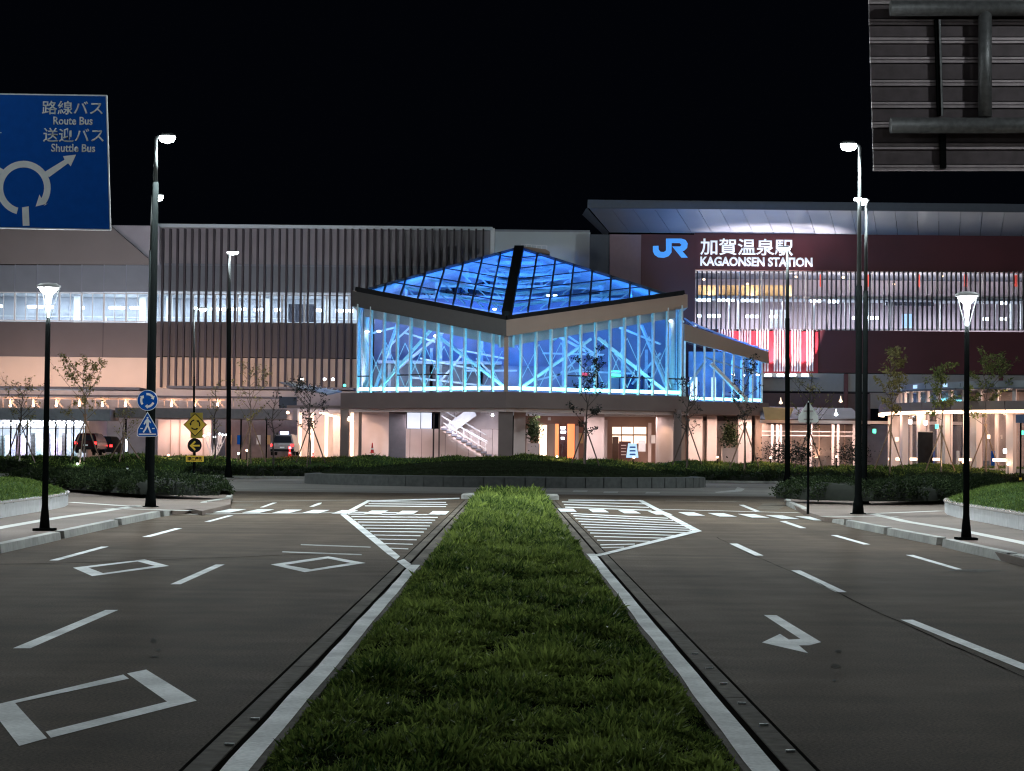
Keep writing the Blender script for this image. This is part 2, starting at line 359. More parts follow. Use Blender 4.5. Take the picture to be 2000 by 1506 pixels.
# crossing squares
for cx, cy in ((182,238),(422,237),(668,234),(908,230),(1150,226),(1395,223),(1635,220),(1872,218)):
    p = G(o2[0]+cx/4, o2[1]+cy/4); MB().add([(p.x-.25,63.6,.02),(p.x+.25,63.6,.02),(p.x+.25,67.6,.02),(p.x-.25,67.6,.02)], [(0,1,2,3)]).obj('crossing_bar', M['paint'], road)
for cx, cy in ((270,230),(515,235),(755,243),(995,252),(1240,260),(1480,267),(1725,275),(1950,285),(2190,295)):
    p = G(o3[0]+cx/4, o3[1]+cy/4); y0 = p.y-2.0; MB().add([(p.x-.25,y0,.02),(p.x+.25,y0,.02),(p.x+.25,y0+4,.02),(p.x-.25,y0+4,.02)], [(0,1,2,3)]).obj('crossing_bar', M['paint'], road)
line('give_way_line', [(368,1006),(668,1003)], 0.3, z=0.024)
line('give_way_line', [(1281,996),(1560,1003)], 0.35, z=0.024)
line('ring_edge_line', [(448,980),(720,977)], 0.3, 'wornpaint', z=0.012)
line('ring_edge_line', [(1300,979),(1460,981)], 0.3, 'wornpaint', z=0.012)
mark('arrow_marking', [(105*1+785-0,170),(915,168),(905,180),(850,200),(815,200),(860,180)], org=o2, s=4)
mark('lane_dash', [(428,205),(460,205),(565,168),(530,168)], org=o2, s=4)
mark('arrow_marking', [(185,78),(275,80),(585,268),(500,290),(430,290),(495,345),(172,270),(298,210),(360,250),(440,245)], org=(1440,1180), s=3.571)
for a in ((1120,958),(1180,960),(1262,961)):
    mark('ring_dash', [(a[0],a[1]),(a[0]+28,a[1]),(a[0]+26,a[1]+3),(a[0]-2,a[1]+3)], 'wornpaint')
mark('ring_arrow', [(1440,951),(1455,955),(1448,960),(1400,963),(1395,961),(1436,957)], 'wornpaint')
mark('manhole_cover', [(1478,993),(1490,984),(1515,983),(1535,988),(1520,996),(1490,996)], 'gutter', z=0.008)
mark('manhole_cover', [(456,986),(470,984),(495,985),(490,989),(460,990)], 'gutter', z=0.008)
# ------------------------------------------------------------------ sidewalks and kerbs
def groundpoly(pix, z): return [z2(G(a, b, z), z) for a, b in pix]
SWZ = 0.13
for nm, pts in (('sidewalk', [(-700,1180),(0,1063),(122,1038),(235,1014),(320,998),(372,994),(395,998),(450,985),(452,972),(430,958),(380,950),(0,938),(-500,935)]),
                ('sidewalk', [(2800,1200),(2000,1092),(1840,1052),(1728,1030),(1650,1013),(1610,1010),(1577,1000),(1533,978),(1545,968),(1600,960),(1700,953),(2000,950),(2500,950)])):
    mb = MB(); mb.slab(groundpoly(pts, SWZ), (0,0,-0.125)); o = mb.obj(nm, M['pave'], kind='structure'); 
    if pts[0][0] < 0: sw_l = o
    else: sw_r = o
def kerbblock(par, a, b, w=0.2, h=0.15, side=1, taper=0):
    A = G(*a); B = G(*b); d = (B-A).normalized(); r = Vector((-d.y, d.x, 0))*side
    A = A + d*0.04; B = B - d*0.04
    zt = h + random.uniform(0, 0.012)
    ha, hb = (zt, zt) if taper == 0 else ((0.05, zt) if taper < 0 else (zt, 0.05))
    i = 0.02
    vs = [A, A + r*w, B + r*w, B, A + r*i + Vector((0,0,ha)), A + r*w + Vector((0,0,ha)), B + r*w + Vector((0,0,hb)), B + r*i + Vector((0,0,hb))]
    vs = [Vector((p.x, p.y, p.z - 0.0)) for p in vs]
    return MB().add(vs, [(0,1,2,3),(4,5,6,7),(0,1,5,4),(1,2,6,5),(2,3,7,6),(3,0,4,7)]).obj('kerb_block', M['kerb'], par)
for a, b, t in (((-320,1160),(-130,1113),0),((-128,1112),(0,1082),0),((2,1081),(120,1054),0),((126,1052),(232,1028),0),((238,1026),(314,1010),0),((320,1009),(368,1000),1)):
    kerbblock(sw_l, a, b, side=1, taper=t)
kerbblock(sw_l, (392,994), (406,989), taper=-1); kerbblock(sw_l, (407,989), (450,981)); kerbblock(sw_l, (451,980.5), (455,974))
for a, b, t in (((1965,1098),(1839,1068),0),((1829,1065),(1731,1045),0),((1726,1043.5),(1651,1028),0),((1648,1026),(1610,1017),1),((2140,1140),(1970,1099),0),((2400,1205),(2145,1141),0)):
    kerbblock(sw_r, a, b, side=-1, taper=t)
kerbblock(sw_r, (1575,1006), (1562,1000), side=-1, taper=-1); kerbblock(sw_r, (1561,999.5), (1536,988), side=-1); kerbblock(sw_r, (1535,987), (1532,978), side=-1)
def sline(par, pix, width, m='paint'):
    P = [z2(G(a, b, SWZ), SWZ+0.005) for a, b in pix]; mb = MB()
    for a, b in zip(P[:-1], P[1:]):
        d = (b-a).normalized(); r = Vector((-d.y, d.x, 0))*width/2; mb.sheet([a-r, a+r, b+r, b-r])
    mb.obj('tactile_strip', M[m], par)
M['tactile'] = mat('pale_tactile_paving', (0.5, 0.5, 0.47), 0.8, var=0.1, scale=30, bump=0.4, bscale=50)
sline(sw_l, [(-80,1047),(0,1031),(110,1012),(200,999),(268,988)], 0.3, 'tactile'); sline(sw_l, [(135,981),(285,991)], 0.35, 'tactile'); sline(sw_l, [(210,993),(372,998)], 0.4, 'tactile')
sline(sw_r, [(2100,1085),(2000,1061),(1880,1037),(1770,1019),(1700,1003)], 0.3, 'tactile'); sline(sw_r, [(1690,1004),(1840,998)], 0.35, 'tactile'); sline(sw_r, [(1602,1009),(1755,1010)], 0.4, 'tactile')
# ------------------------------------------------------------------ median
MEND = 87.0
mk = MB()
nx, ny = 14, 60
def mz(x, y):
    e = max(0.0, 1 - abs(x-XC)/1.28); edge = min(1, e*5)
    far = min(1.0, max(0.0, (MEND - y))/0.8)
    hump = 0.10*math.exp(-((y-86)/8)**2)
    return 0.02 + edge*far*(0.03 + hump + 0.03*math.sin(x*3.1+y*0.9)*math.sin(y*0.57+1.3) + 0.02*math.sin(y*2.1+x*2) + 0.13*(y/87))
vs = []
for j in range(ny+1):
    y = 3 + (MEND-3)*j/ny
    for i in range(nx+1):
        x = XC - 1.29 + 2.58*i/nx; vs.append((x, y, mz(x, y)))
mk.add(vs, [(j*(nx+1)+i, j*(nx+1)+i+1, (j+1)*(nx+1)+i+1, (j+1)*(nx+1)+i) for j in range(ny) for i in range(nx)])
setting('median_bed', mk, M['soil'])
mkerb = MB()
kerbs = MB().box(XC-1.5, XC-1.30, 3, MEND, -0.01, 0.033).obj('median_kerb', M['gutter'], kind='structure')
MB().box(XC+1.30, XC+1.5, 3, MEND, -0.01, 0.033).obj('kerb_edge', M['gutter'], kerbs)
for s in (-1, 1):
    MB().lathe((XC+s*1.62, MEND+0.6, 0), [(0.30,0),(0.30,0.16),(0.24,0.22),(0.1,0.24)], 14).obj('kerb_nose', M['kerb'], kerbs)
MB().box(XC-1.45, XC+1.45, MEND+0.1, MEND+0.6, 0, 0.16).obj('kerb_end', M['kerb'], kerbs)

def cards(name, P, N, size, aspect, m, parent=None, shade=None, **pr):
    """many small leaf-shaped faces: P centres, N growth directions, size lengths"""
    n = len(P); rnd = np.random.RandomState(n % 1000)
    side = np.cross(N, rnd.normal(size=(n,3))); side /= np.linalg.norm(side, axis=1)[:,None] + 1e-9
    L = size[:,None]; Wd = L*aspect
    bend = rnd.normal(size=(n,3))*0.25
    a = P - side*Wd*0.2; b = P + side*Wd*0.2
    c = P + N*L*0.5 + side*Wd*0.5; d = P + N*L*0.5 - side*Wd*0.5; e = P + (N + bend)*L
    V = np.stack([a,b,c,d,e], 1).reshape(-1,3)
    me = bpy.data.meshes.new(name); me.vertices.add(5*n); me.vertices.foreach_set('co', V.ravel())
    base = (np.arange(n)*5)[:,None]
    idx = np.concatenate([base+np.array([[0,1,2,3]]), base+np.array([[3,2,4]])], 1)
    me.loops.add(7*n); me.loops.foreach_set('vertex_index', idx.ravel().astype(np.int32))
    st = np.stack([np.arange(n)*7, np.arange(n)*7+4], 1).ravel(); 
    me.polygons.add(2*n); me.polygons.foreach_set('loop_start', st.astype(np.int32))
    me.update(calc_edges=True); me.validate()
    at = me.attributes.new('shade', 'FLOAT', 'POINT')
    sh = rnd.rand(n) if shade is None else shade
    at.data.foreach_set('value', np.repeat(sh, 5).astype(np.float32))
    me.materials.append(m); o = bpy.data.objects.new(name, me); COL.objects.link(o)
    if parent is not None:
        o.parent = parent
        if parent.type == 'EMPTY': o.matrix_parent_inverse = Matrix.Translation(-Vector(parent.location))
    for k, v in pr.items(): o[k] = v
    return o
def up_dirs(n, spread, rnd):
    N = rnd.normal(size=(n,3))*spread; N[:,2] = 1; return N/np.linalg.norm(N, axis=1)[:,None]
rnd = np.random.RandomState(3)
PS, NS, SS, SH = [], [], [], []
for y0, y1, dens, lo, hi in ((10.5,16,6200,.03,.08),(16,24,4200,.035,.09),(24,40,2200,.05,.10),(40,64,900,.07,.15),(64,MEND+0.25,800,.10,.22)):
    n = int((y1-y0)*2.66*dens); x = rnd.uniform(-1.30, 1.30, n) + XC; y = rnd.uniform(y0, y1, n)
    cl = 1.1*np.sin(x*4.1+y*1.3)*np.sin(y*2.1-x*2.2)+0.6*np.sin(x*11+y*7)*np.sin(y*9.1-x*6)
    keep = rnd.rand(n) < np.clip(0.72+0.5*cl, 0.12, 1); x, y, cl = x[keep], y[keep], cl[keep]
    z = np.array([mz(a, b) for a, b in zip(x, y)])
    edge = np.clip((1.38-np.abs(x-XC))*4, 0.35, 1)
    s = rnd.uniform(lo, hi, len(x))*edge*np.clip(1+0.5*cl, 0.4, 1.9)
    PS.append(np.stack([x,y,z], 1)); NS.append(up_dirs(len(x), 1.1, rnd)); SS.append(s)
    SH.append(np.clip(rnd.beta(1.3, 2.6, len(x))*0.9 + 0.20*np.sin(x*1.9+y*0.8)*np.sin(y*0.45)+0.12*np.sin(x*6+y*3)*np.sin(y*5-x*4)+0.05, 0, 1))
P = np.concatenate(PS); cards('median_grass', P, np.concatenate(NS), np.concatenate(SS), 0.34, M['grass'], shade=np.concatenate(SH), kind='stuff')
# ------------------------------------------------------------------ roundabout island
IX, IY, IR = -0.35, 131.0, 11.7
isl = MB(); N = 72
prof = [(IR, 0.0), (IR-0.06, 0.58), (IR-0.5, 0.60)]
isl.lathe((IX,IY,0), prof, N)
island = setting('roundabout_island', isl, M['islandwall'])
md = MB(); md.lathe((IX,IY,0), [(IR-0.52, 0.55)] + [(IR*(1-t)*0.955, 0.60 + 0.85*math.sin(t*math.pi/2)**1.2) for t in (0.05,0.15,0.3,0.5,0.7,0.9,0.99)], N)
md.obj('planted_mound', M['darkmound'], island, smooth=True)
for k in range(-16, 17):     # joints between the kerb stones, seen from the road
    a = -math.pi/2 + k*0.095
    p = Vector((IX+(IR+0.0)*math.cos(a), IY+(IR+0.0)*math.sin(a), 0))
    q = Vector((IX+(IR-0.03)*math.cos(a+0.095), IY+(IR-0.03)*math.sin(a+0.095), 0))
    t = (q-p).normalized(); r = Vector((t.y,-t.x,0))
    A = p + t*0.02 + r*0.05; B = q - t*0.02 + r*0.05
    vs = [A, B, B - r*0.25, A - r*0.25]; h = 0.56 + 0.01*random.random()
    MB().add([tuple(v) for v in vs] + [(v.x, v.y, h) for v in vs], [(0,1,2,3),(4,5,6,7),(0,1,5,4),(1,2,6,5),(2,3,7,6),(3,0,4,7)]).obj('kerb_stone', M['islandwall'], island)
ang = rnd.rand(9000)*2*math.pi; rr = np.sqrt(rnd.rand(9000))*(IR-0.7)
z = 0.60 + 0.82*np.sin((1-rr/IR)*math.pi/2)**1.2
cards('island_ground_cover', np.stack([IX+rr*np.cos(ang), IY+rr*np.sin(ang), z], 1), up_dirs(9000, 1.2, rnd), rnd.uniform(.05,.11,9000), 0.5, M['hedge'], shade=rnd.rand(9000)*0.5, kind='stuff')
rg = MB(); NR = 96; vs = []
for k in range(NR+1):
    a = 2*math.pi*k/NR
    for r in (IR-0.2, 21.0): vs.append((IX+r*math.cos(a), IY+r*math.sin(a), 0.0025))
rg.add(vs, [(2*k, 2*k+1, 2*k+3, 2*k+2) for k in range(NR)]); rg.obj('ring_carriageway', M['ringroad'], road)
MB().sheet([(-40,100,0.001),(40,100,0.001),(40,150,0.001),(-40,150,0.001)]).obj('ring_approach', M['ringroad'], road)
# outer kerb and berm
def bz(x, y):
    t = (y-152.6)/6.0; t = max(0.0, min(1.0, t)); s = math.sin(t*math.pi/2)
    top = 1.42 + 0.26*math.exp(-((x+1.5)/7)**2) + 0.10*math.sin(x*0.45+0.6) + 0.08*math.sin(x*1.1) - (0.14 if x > 12 else 0)*min(1,(x-12)/6 if x>12 else 0)
    edge = 1
    return 0.08 + (top-0.08)*s*edge + 0.05*math.sin(x*2.3+y*1.9)*s
bm_ = MB(); NX, NY = 180, 16; vs = []
for j in range(NY+1):
    y = 152.4 + 9.0*j/NY
    for i in range(NX+1):
        x = -46 + 92*i/NX; zz = bz(x, y) if y < 158.6 else bz(x, 158.6) - 1.5*((y-158.6)/2.8)
        vs.append((x, y, max(zz, 0.0)))
bm_.add(vs, [(j*(NX+1)+i, j*(NX+1)+i+1, (j+1)*(NX+1)+i+1, (j+1)*(NX+1)+i) for j in range(NY) for i in range(NX)])
berm = bm_.obj('planted_bank', M['lawn'], smooth=True, kind='structure')
for k in range(46):
    x = -46 + k*2; MB().box(x+0.01, x+1.99, 152.1, 152.4, 0, 0.16+0.008*random.random()).obj('kerb_block', M['kerb'], berm)
n = 42000; x = rnd.uniform(-45,45,n); y = 152.6 + 6*rnd.rand(n)
z = np.array([bz(a,b) for a,b in zip(x,y)])-0.02
cl = np.sin(x*1.9+y*2)*np.sin(x*0.7-y); kp = rnd.rand(n) < np.clip(0.6+0.5*cl,0.15,1)
x,y,z = x[kp],y[kp],z[kp]
cards('bank_grass', np.stack([x,y,z],1), up_dirs(len(x),0.9,rnd), rnd.uniform(.07,.22,len(x)), 0.35, M['grass'], shade=rnd.rand(len(x))*0.55, kind='stuff')
# ------------------------------------------------------------------ hedges
def hedge(name, label, cat, path, width, height, base, seed, dens=900, group=None, leaf=(.05,.11), mt='hedge', shd=(0.0,1.0)):
    r = np.random.RandomState(seed); P = [Vector(p) for p in path]
    t = thing(name, label, cat, (P[0].x, P[0].y, base), group)
    core = MB(); L = [0]
    for a, b in zip(P[:-1], P[1:]): L.append(L[-1] + (b-a).length)
    def at(s):
        for i in range(len(P)-1):
            if s <= L[i+1] or i == len(P)-2:
                f = (s-L[i])/(L[i+1]-L[i]); d = (P[i+1]-P[i]).normalized(); return P[i]+(P[i+1]-P[i])*f, Vector((-d.y,d.x,0))
    ns = max(6, int(L[-1]/0.6)); K = 8; vs = []
    for i in range(ns+1):
        c, nn = at(L[-1]*i/ns); e = min(1, min(i, ns-i)/1.5+0.35)
        for k in range(K):
            a = math.pi*k/(K-1); rr = 1+0.12*math.sin(i*1.7+k)+0.08*r.normal()
            vs.append(tuple(c + nn*(math.cos(a)*width/2*0.86*rr*e) + Vector((0,0,base+math.sin(a)**0.55*height*0.84*rr*e))))
    core.add(vs, [(i*K+k, i*K+k+1, (i+1)*K+k+1, (i+1)*K+k) for i in range(ns) for k in range(K-1)])
    core.obj('branches', M['hedgecore'], t, smooth=True)
    n = int(L[-1]*(width+2*height)*dens*0.45); s = r.rand(n)*L[-1]; aa = r.rand(n)*math.pi
    PP = np.zeros((n,3)); NN = np.zeros((n,3))
    for i in range(n):
        c, nn = at(s[i]); e = min(1, min(s[i], L[-1]-s[i])/0.7+0.4)
        q = 0.98+0.14*math.sin(s[i]*3.1+aa[i]*1.2)*math.sin(s[i]*1.3)+0.12*math.sin(s[i]*8+aa[i]*6)+0.10*r.normal()
        ca, sa = math.cos(aa[i]), math.sin(aa[i])**0.55
        PP[i] = c + nn*(ca*width/2*0.9*q*e) + Vector((0,0,base+sa*height*0.9*q*e))
        NN[i] = nn*ca + Vector((0,0,sa)) 
    NN += r.normal(size=(n,3))*0.8; NN /= np.linalg.norm(NN,axis=1)[:,None]
    cards('foliage', PP, NN, r.uniform(leaf[0],leaf[1],n), 0.6, M[mt], parent=t, shade=shd[0]+(shd[1]-shd[0])*r.beta(1.3,2.5,n))
    return t
hz = SWZ
hedge('hedge', 'clipped dark hedge along the left corner of the roundabout, behind the yellow sign post', 'hedge',
      [G(440,975,hz), G(330,973,hz), G(200,962,hz), G(60,953,hz)], 2.6, 0.66, hz, 11)
hedge('hedge', 'clipped dark hedge behind the tall lamp posts at the right corner of the roundabout', 'hedge',
      [G(1556,980,hz), G(1650,985,hz), G(1780,985,hz), G(1920,966,hz)], 2.4, 0.72, hz, 12)
for i, (a, b, lab) in enumerate(((-6.0,-22.5,'low shrubs on the bank between the lamp post and the island, left of the pavilion'),(-33,-44,'pale green shrubs on the bank at the left edge beside the bright shop'),(9,26,'low shrubs on the bank right of the pavilion, behind the right hedge'),(27,44,'low shrubs on the bank in front of the round glass building'))):
    pts = [(a+(b-a)*k/5, 153.5+0.3*math.sin(k*2), 0) for k in range(6)]
    hedge('shrub_bed', lab, 'shrubs', pts, 1.7, 0.62 if i != 1 else 0.9, 0.12, 20+i, dens=420, leaf=(.08,.2), shd=(0.05,0.9))
# ------------------------------------------------------------------ planters
def planter(name, label, front, back, hh, mound_h, seed):
    F = [G(a,b,SWZ) for a,b in front]; B = [G(a,b,SWZ) for a,b in back]; loop = F + B
    t = thing(name, label, 'planter', tuple(F[0]))
    n = len(F)
    for a, b in zip(F[:-1], F[1:]):
        d = (b-a); L = d.length; k = max(1, round(L/0.75)); d.normalize()
        r = Vector((-d.y,d.x,0)); 
        if r.dot(sum(loop, Vector())/len(loop) - a) < 0: r = -r
        for j in range(k):
            p = a + d*(L*j/k+0.008); q = a + d*(L*(j+1)/k-0.008)
            vs = [p,q,q+r*0.25,p+r*0.25]
            MB().add([(v.x,v.y,SWZ-0.02) for v in vs]+[(v.x,v.y,SWZ+hh) for v in vs], [(0,1,2,3),(4,5,6,7),(0,1,5,4),(1,2,6,5),(2,3,7,6),(3,0,4,7)]).obj('stone_block', M['stone'], t)
        p = a - d*0.0; q = b
        vs = [p-r*0.04, q-r*0.04, q+r*0.36, p+r*0.36]
        MB().add([(v.x,v.y,SWZ+hh+0.003) for v in vs]+[(v.x,v.y,SWZ+hh+0.05) for v in vs], [(0,1,2,3),(4,5,6,7),(0,1,5,4),(1,2,6,5),(2,3,7,6),(3,0,4,7)]).obj('coping', M['polished'], t)
    c = sum(loop, Vector())/len(loop); mb = MB(); K = 7; m = len(loop); vs = []
    for k in range(K+1):
        f = k/K
        for p in loop:
            q = p.lerp(c, f*0.98 + 0.02); vs.append((q.x, q.y, SWZ+hh-0.02+mound_h*math.sin(min(1,f*1.15)*math.pi/2)))
    mb.add(vs, [(k*m+i, k*m+(i+1)%m, (k+1)*m+(i+1)%m, (k+1)*m+i) for k in range(K) for i in range(m)])
    mb.add([vs[K*m+i] for i in range(m)], [tuple(range(m))])
    mb.obj('grass_mound', M['lawn'], t, smooth=True)
    r = np.random.RandomState(seed); nn = 9000; PP = []
    tri = [(loop[i], loop[(i+1)%m]) for i in range(m)]
    for _ in range(nn):
        a, b = tri[r.randint(m)]; f = math.sqrt(r.rand()); p = a.lerp(b, r.rand()).lerp(c, 1-f)
        PP.append((p.x,p.y,SWZ+hh-0.03+mound_h*math.sin(min(1,(1-f)*1.15)*math.pi/2)))
    g = cards('short_grass', np.array(PP), up_dirs(nn,0.7,r), r.uniform(.05,.11,nn), 0.2, M['grass'], parent=t, shade=r.rand(nn)*0.32)
    g['kind'] = 'stuff'
    return t
planter('stone_planter', 'curved pale stone planter with a grass mound behind the left pedestrian lamp', [(-260,1062),(-120,1034),(0,1012),(60,1002),(105,994.5),(126,990),(133,986),(132,982)], [(115,975),(70,969),(0,962),(-120,958),(-260,966)], 0.33, 0.42, 31)
planter('stone_planter', 'curved pale stone planter with a grass mound behind the right pedestrian lamp', [(2260,1084),(2120,1058),(2000,1036),(1930,1022),(1870,1011),(1850,1005),(1845,1000),(1848,996)], [(1880,986),(1930,978),(2000,972),(2120,966),(2260,966)], 0.33, 0.5, 32)
# ================================================================== buildings
def fb(mb, u0, v0, u1, v1, Y, dep=0.3):
    um, vm = (u0+u1)/2, (v0+v1)/2
    return mb.box(PX(u0,vm,Y), PX(u1,vm,Y), Y, Y+dep, PZ(um,v1,Y), PZ(um,v0,Y))
def fbox(name, u0, v0, u1, v1, Y, dep, m, parent=None, **k): return fb(MB(), u0, v0, u1, v1, Y, dep).obj(name, M[m] if isinstance(m, str) else m, parent, **k)
M['fa_upper'] = mat('grey_metal_cladding', (0.36, 0.33, 0.35), 0.6, var=0.05, scale=0.6, big=(0.15, 0.08))
M['fa_brown'] = mat('taupe_cladding', (0.115, 0.092, 0.09), 0.6, var=0.05, scale=0.6)
M['fa_beige'] = mat('beige_cladding', (0.55, 0.42, 0.34), 0.6, var=0.04, scale=0.6)
M['fa_pale'] = mat('pale_cladding', (0.50, 0.55, 0.58), 0.5, var=0.04, scale=0.4)
M['fa_bluegrey'] = mat('blue_grey_panel', (0.20, 0.215, 0.24), 0.45, var=0.06, scale=0.8)
M['fin'] = mat('dark_fin', (0.045, 0.037, 0.043), 0.8, 0.0, var=0.1)
M['maroon'] = mat('maroon_cladding', (0.09, 0.017, 0.023), 0.5, var=0.12, scale=0.3)
M['pinkgrey'] = mat('mauve_grey_panel', (0.26, 0.17, 0.19), 0.6, var=0.05)
M['slate'] = mat('slate_panel', (0.085, 0.095, 0.12), 0.6, var=0.05)
M['soffit'] = mat('soffit_panel', (0.24, 0.26, 0.30), 0.5, var=0.05, scale=0.5)
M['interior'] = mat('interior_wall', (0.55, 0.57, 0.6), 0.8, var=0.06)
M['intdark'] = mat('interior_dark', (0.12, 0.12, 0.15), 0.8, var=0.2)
M['tan'] = mat('tan_wood_panel', (0.55, 0.36, 0.17), 0.6, var=0.08, scale=2)
M['concrete'] = mat('building_concrete', (0.36, 0.32, 0.31), 0.8, var=0.1, scale=1.5)
M['taupe'] = mat('taupe_beam', (0.15, 0.12, 0.118), 0.7, var=0.06, scale=1)
M['plaster'] = mat('pinkish_plaster', (0.62, 0.54, 0.53), 0.8, var=0.05, scale=1.2)
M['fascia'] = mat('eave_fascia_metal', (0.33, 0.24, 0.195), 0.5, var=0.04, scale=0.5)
M['bluepier'] = mat('blue_grey_pier', (0.17,0.17,0.21), 0.8, var=0.08)
M['maroon_lit'] = mat('lit_maroon_red', (0.34, 0.015, 0.028), 0.5, var=0.1)  # maroon cladding as it looks lit, the glow put into the colour
M['glass'] = glass('window_glass', (0.88, 0.92, 0.95), 0.07)
M['glassroof'] = glass('roof_glass', (0.72, 0.82, 0.98), 0.06, 0.05)
E = {}
E['cool'] = emit('cool_light', (0.85, 0.93, 1.0), 14); E['warm'] = emit('warm_light', (1.0, 0.62, 0.36), 12)
E['warmsoft'] = emit('warm_soft_light', (1.0, 0.66, 0.45), 3.0); E['cyan'] = emit('cyan_led', (0.30, 0.92, 1.0), 12)
E['street'] = emit('street_lamp_lens', (0.88, 0.97, 1.0), 45); E['blue'] = emit('blue_led', (0.08, 0.30, 1.0), 3.0)
E['redl'] = emit('red_light', (1.0, 0.04, 0.05), 22); E['green'] = emit('green_exit_light', (0.1, 1.0, 0.6), 3)
E['shop'] = emit('shop_ceiling_light', (0.86, 0.92, 1.0), 9); E['screen'] = emit('pale_screen', (0.5, 0.75, 1.0), 1.0)
E['peach'] = emit('lit_shop_window', (1.0, 0.74, 0.54), 2.0); E['led'] = emit('linear_warm_led', (1.0, 0.66, 0.44), 5)
E['tailred'] = emit('tail_light', (1.0, 0.03, 0.03), 4.5); E['jr'] = emit('lit_blue_logo', (0.06, 0.31, 0.85), 0.85); E['letters'] = emit('lit_white_letters', (0.70, 0.76, 0.85), 0.85)
E['orange'] = emit('orange_lit_panel', (1.0, 0.28, 0.10), 1.4); E['coolsoft'] = emit('cool_soft_panel', (0.8, 0.86, 1.0), 0.9)

FONT = None
def lettering(name, body, u0, v0, u1, v1, Y, m, parent, depth=0.08, bold=0.0, shear=0.0):
    """flat letters cut from sheet, facing the road; fitted to their real extent on the wall"""
    c = bpy.data.curves.new(name, 'FONT'); c.body = body; c.size = 1; c.offset = bold; c.resolution_u = 3; c.shear = shear
    o = bpy.data.objects.new(name, c); COL.objects.link(o); bpy.context.view_layer.update()
    me = bpy.data.meshes.new_from_object(o.evaluated_get(bpy.context.evaluated_depsgraph_get())); bpy.data.objects.remove(o)
    if not me.vertices: return None
    co = np.zeros(len(me.vertices)*3); me.vertices.foreach_get('co', co); co = co.reshape(-1,3)
    mn, mx = co.min(0), co.max(0); um, vm = (u0+u1)/2, (v0+v1)/2
    x0, x1, z0, z1 = PX(u0,vm,Y), PX(u1,vm,Y), PZ(um,v1,Y), PZ(um,v0,Y)
    k = math.tan(ROLL)   # signs hang level; only the picture leans
    out = np.stack([x0+(co[:,0]-mn[0])/(mx[0]-mn[0])*(x1-x0), np.full(len(co), Y), z0+(co[:,1]-mn[1])/(mx[1]-mn[1])*(z1-z0)], 1)
    me.vertices.foreach_set('co', out.ravel()); me.update()
    bm = bmesh.new(); bm.from_mesh(me)
    r = bmesh.ops.extrude_face_region(bm, geom=bm.faces[:])
    bmesh.ops.translate(bm, verts=[g for g in r['geom'] if isinstance(g, bmesh.types.BMVert)], vec=(0, depth, 0)); bmesh.ops.recalc_face_normals(bm, faces=bm.faces)
    bm.to_mesh(me); bm.free(); me.materials.clear(); me.materials.append(m)
    ob = bpy.data.objects.new(name, me); COL.objects.link(ob); ob.parent = parent
    if parent is not None and parent.type == 'EMPTY': ob.matrix_parent_inverse = Matrix.Translation(-Vector(parent.location))
    return ob
def flat(name, pix, Y, m, parent, org=(0,0), s=1.0, depth=0.03, hole=None, **k):
    P = [W(org[0]+a/s, org[1]+b/s, Y) for a, b in pix]; mb = MB()
    if hole:
        H = [W(org[0]+a/s, org[1]+b/s, Y) for a, b in hole]; n = len(P); off = Vector((0,depth,0))
        vs = P + H + [p+off for p in P] + [p+off for p in H]; fs = []
        for i in range(n):
            j = (i+1)%n; fs += [(i,j,n+j,n+i),(2*n+i,3*n+i,3*n+j,2*n+j),(i,2*n+i,2*n+j,j),(n+i,n+j,3*n+j,3*n+i)]
        mb.add(vs, fs)
    else: mb.slab(P, (0,depth,0))
    return mb.obj(name, m if not isinstance(m, str) else M[m], parent, **k)
# ------------------------------------------------------------------ platform building with fins (left)
YB = 190.0
sb = thing('station_building', 'grey elevated platform building with dark vertical fins and a lit window band', 'building', (-20, YB, 0))
flat('roof_overhang', [(-60,437),(214,440),(303,517),(-60,515)], YB-1.6, mat('warm_brown_soffit', (0.22,0.185,0.17), 0.6, var=0.05, scale=0.4), sb, depth=0.4)
flat('overhang_return', [(216,440),(311,441),(311,517),(305,517)], YB-1.2, 'fa_upper', sb, depth=0.4)
fbox('upper_wall', 290, 446, 962, 520, YB, 0.4, 'fa_upper', sb)
fbox('parapet', 300, 440, 962, 446.5, YB-0.5, 0.9, 'fa_pale', sb)
fbox('upper_cladding', 306, 521, 962, 571, YB, 0.4, 'fa_bluegrey', sb)
fbox('ledge', 306, 517.5, 962, 521, YB-0.15, 0.5, 'soffit', sb)
for i in range(8):
    a = -58+43.5*i; fbox('glazed_panel', a+1, 518, a+42.5, 570, YB, 0.3, 'fa_bluegrey', sb); fbox('panel_joint', a+42.6, 517, a+44.4, 571, YB-0.05, 0.2, 'soffit', sb)
fbox('mid_wall', -60, 629, 306, 697, YB, 0.4, 'fa_brown', sb); fbox('mid_wall', 306, 631, 962, 699, YB+0.02, 0.4, 'fa_brown', sb)
fbox('lower_wall', -60, 697.3, 306, 757, YB-0.01, 0.4, 'fa_beige', sb); fbox('lower_wall', 306, 699.3, 700, 760, YB+0.01, 0.4, 'fa_beige', sb)
fbox('panel_seam', 200.5, 630, 201.6, 697, YB-0.02, 0.1, 'fin', sb)
fbox('ground_floor_wall', -60, 758, 700, 935, YB+0.4, 0.4, 'concrete', sb)
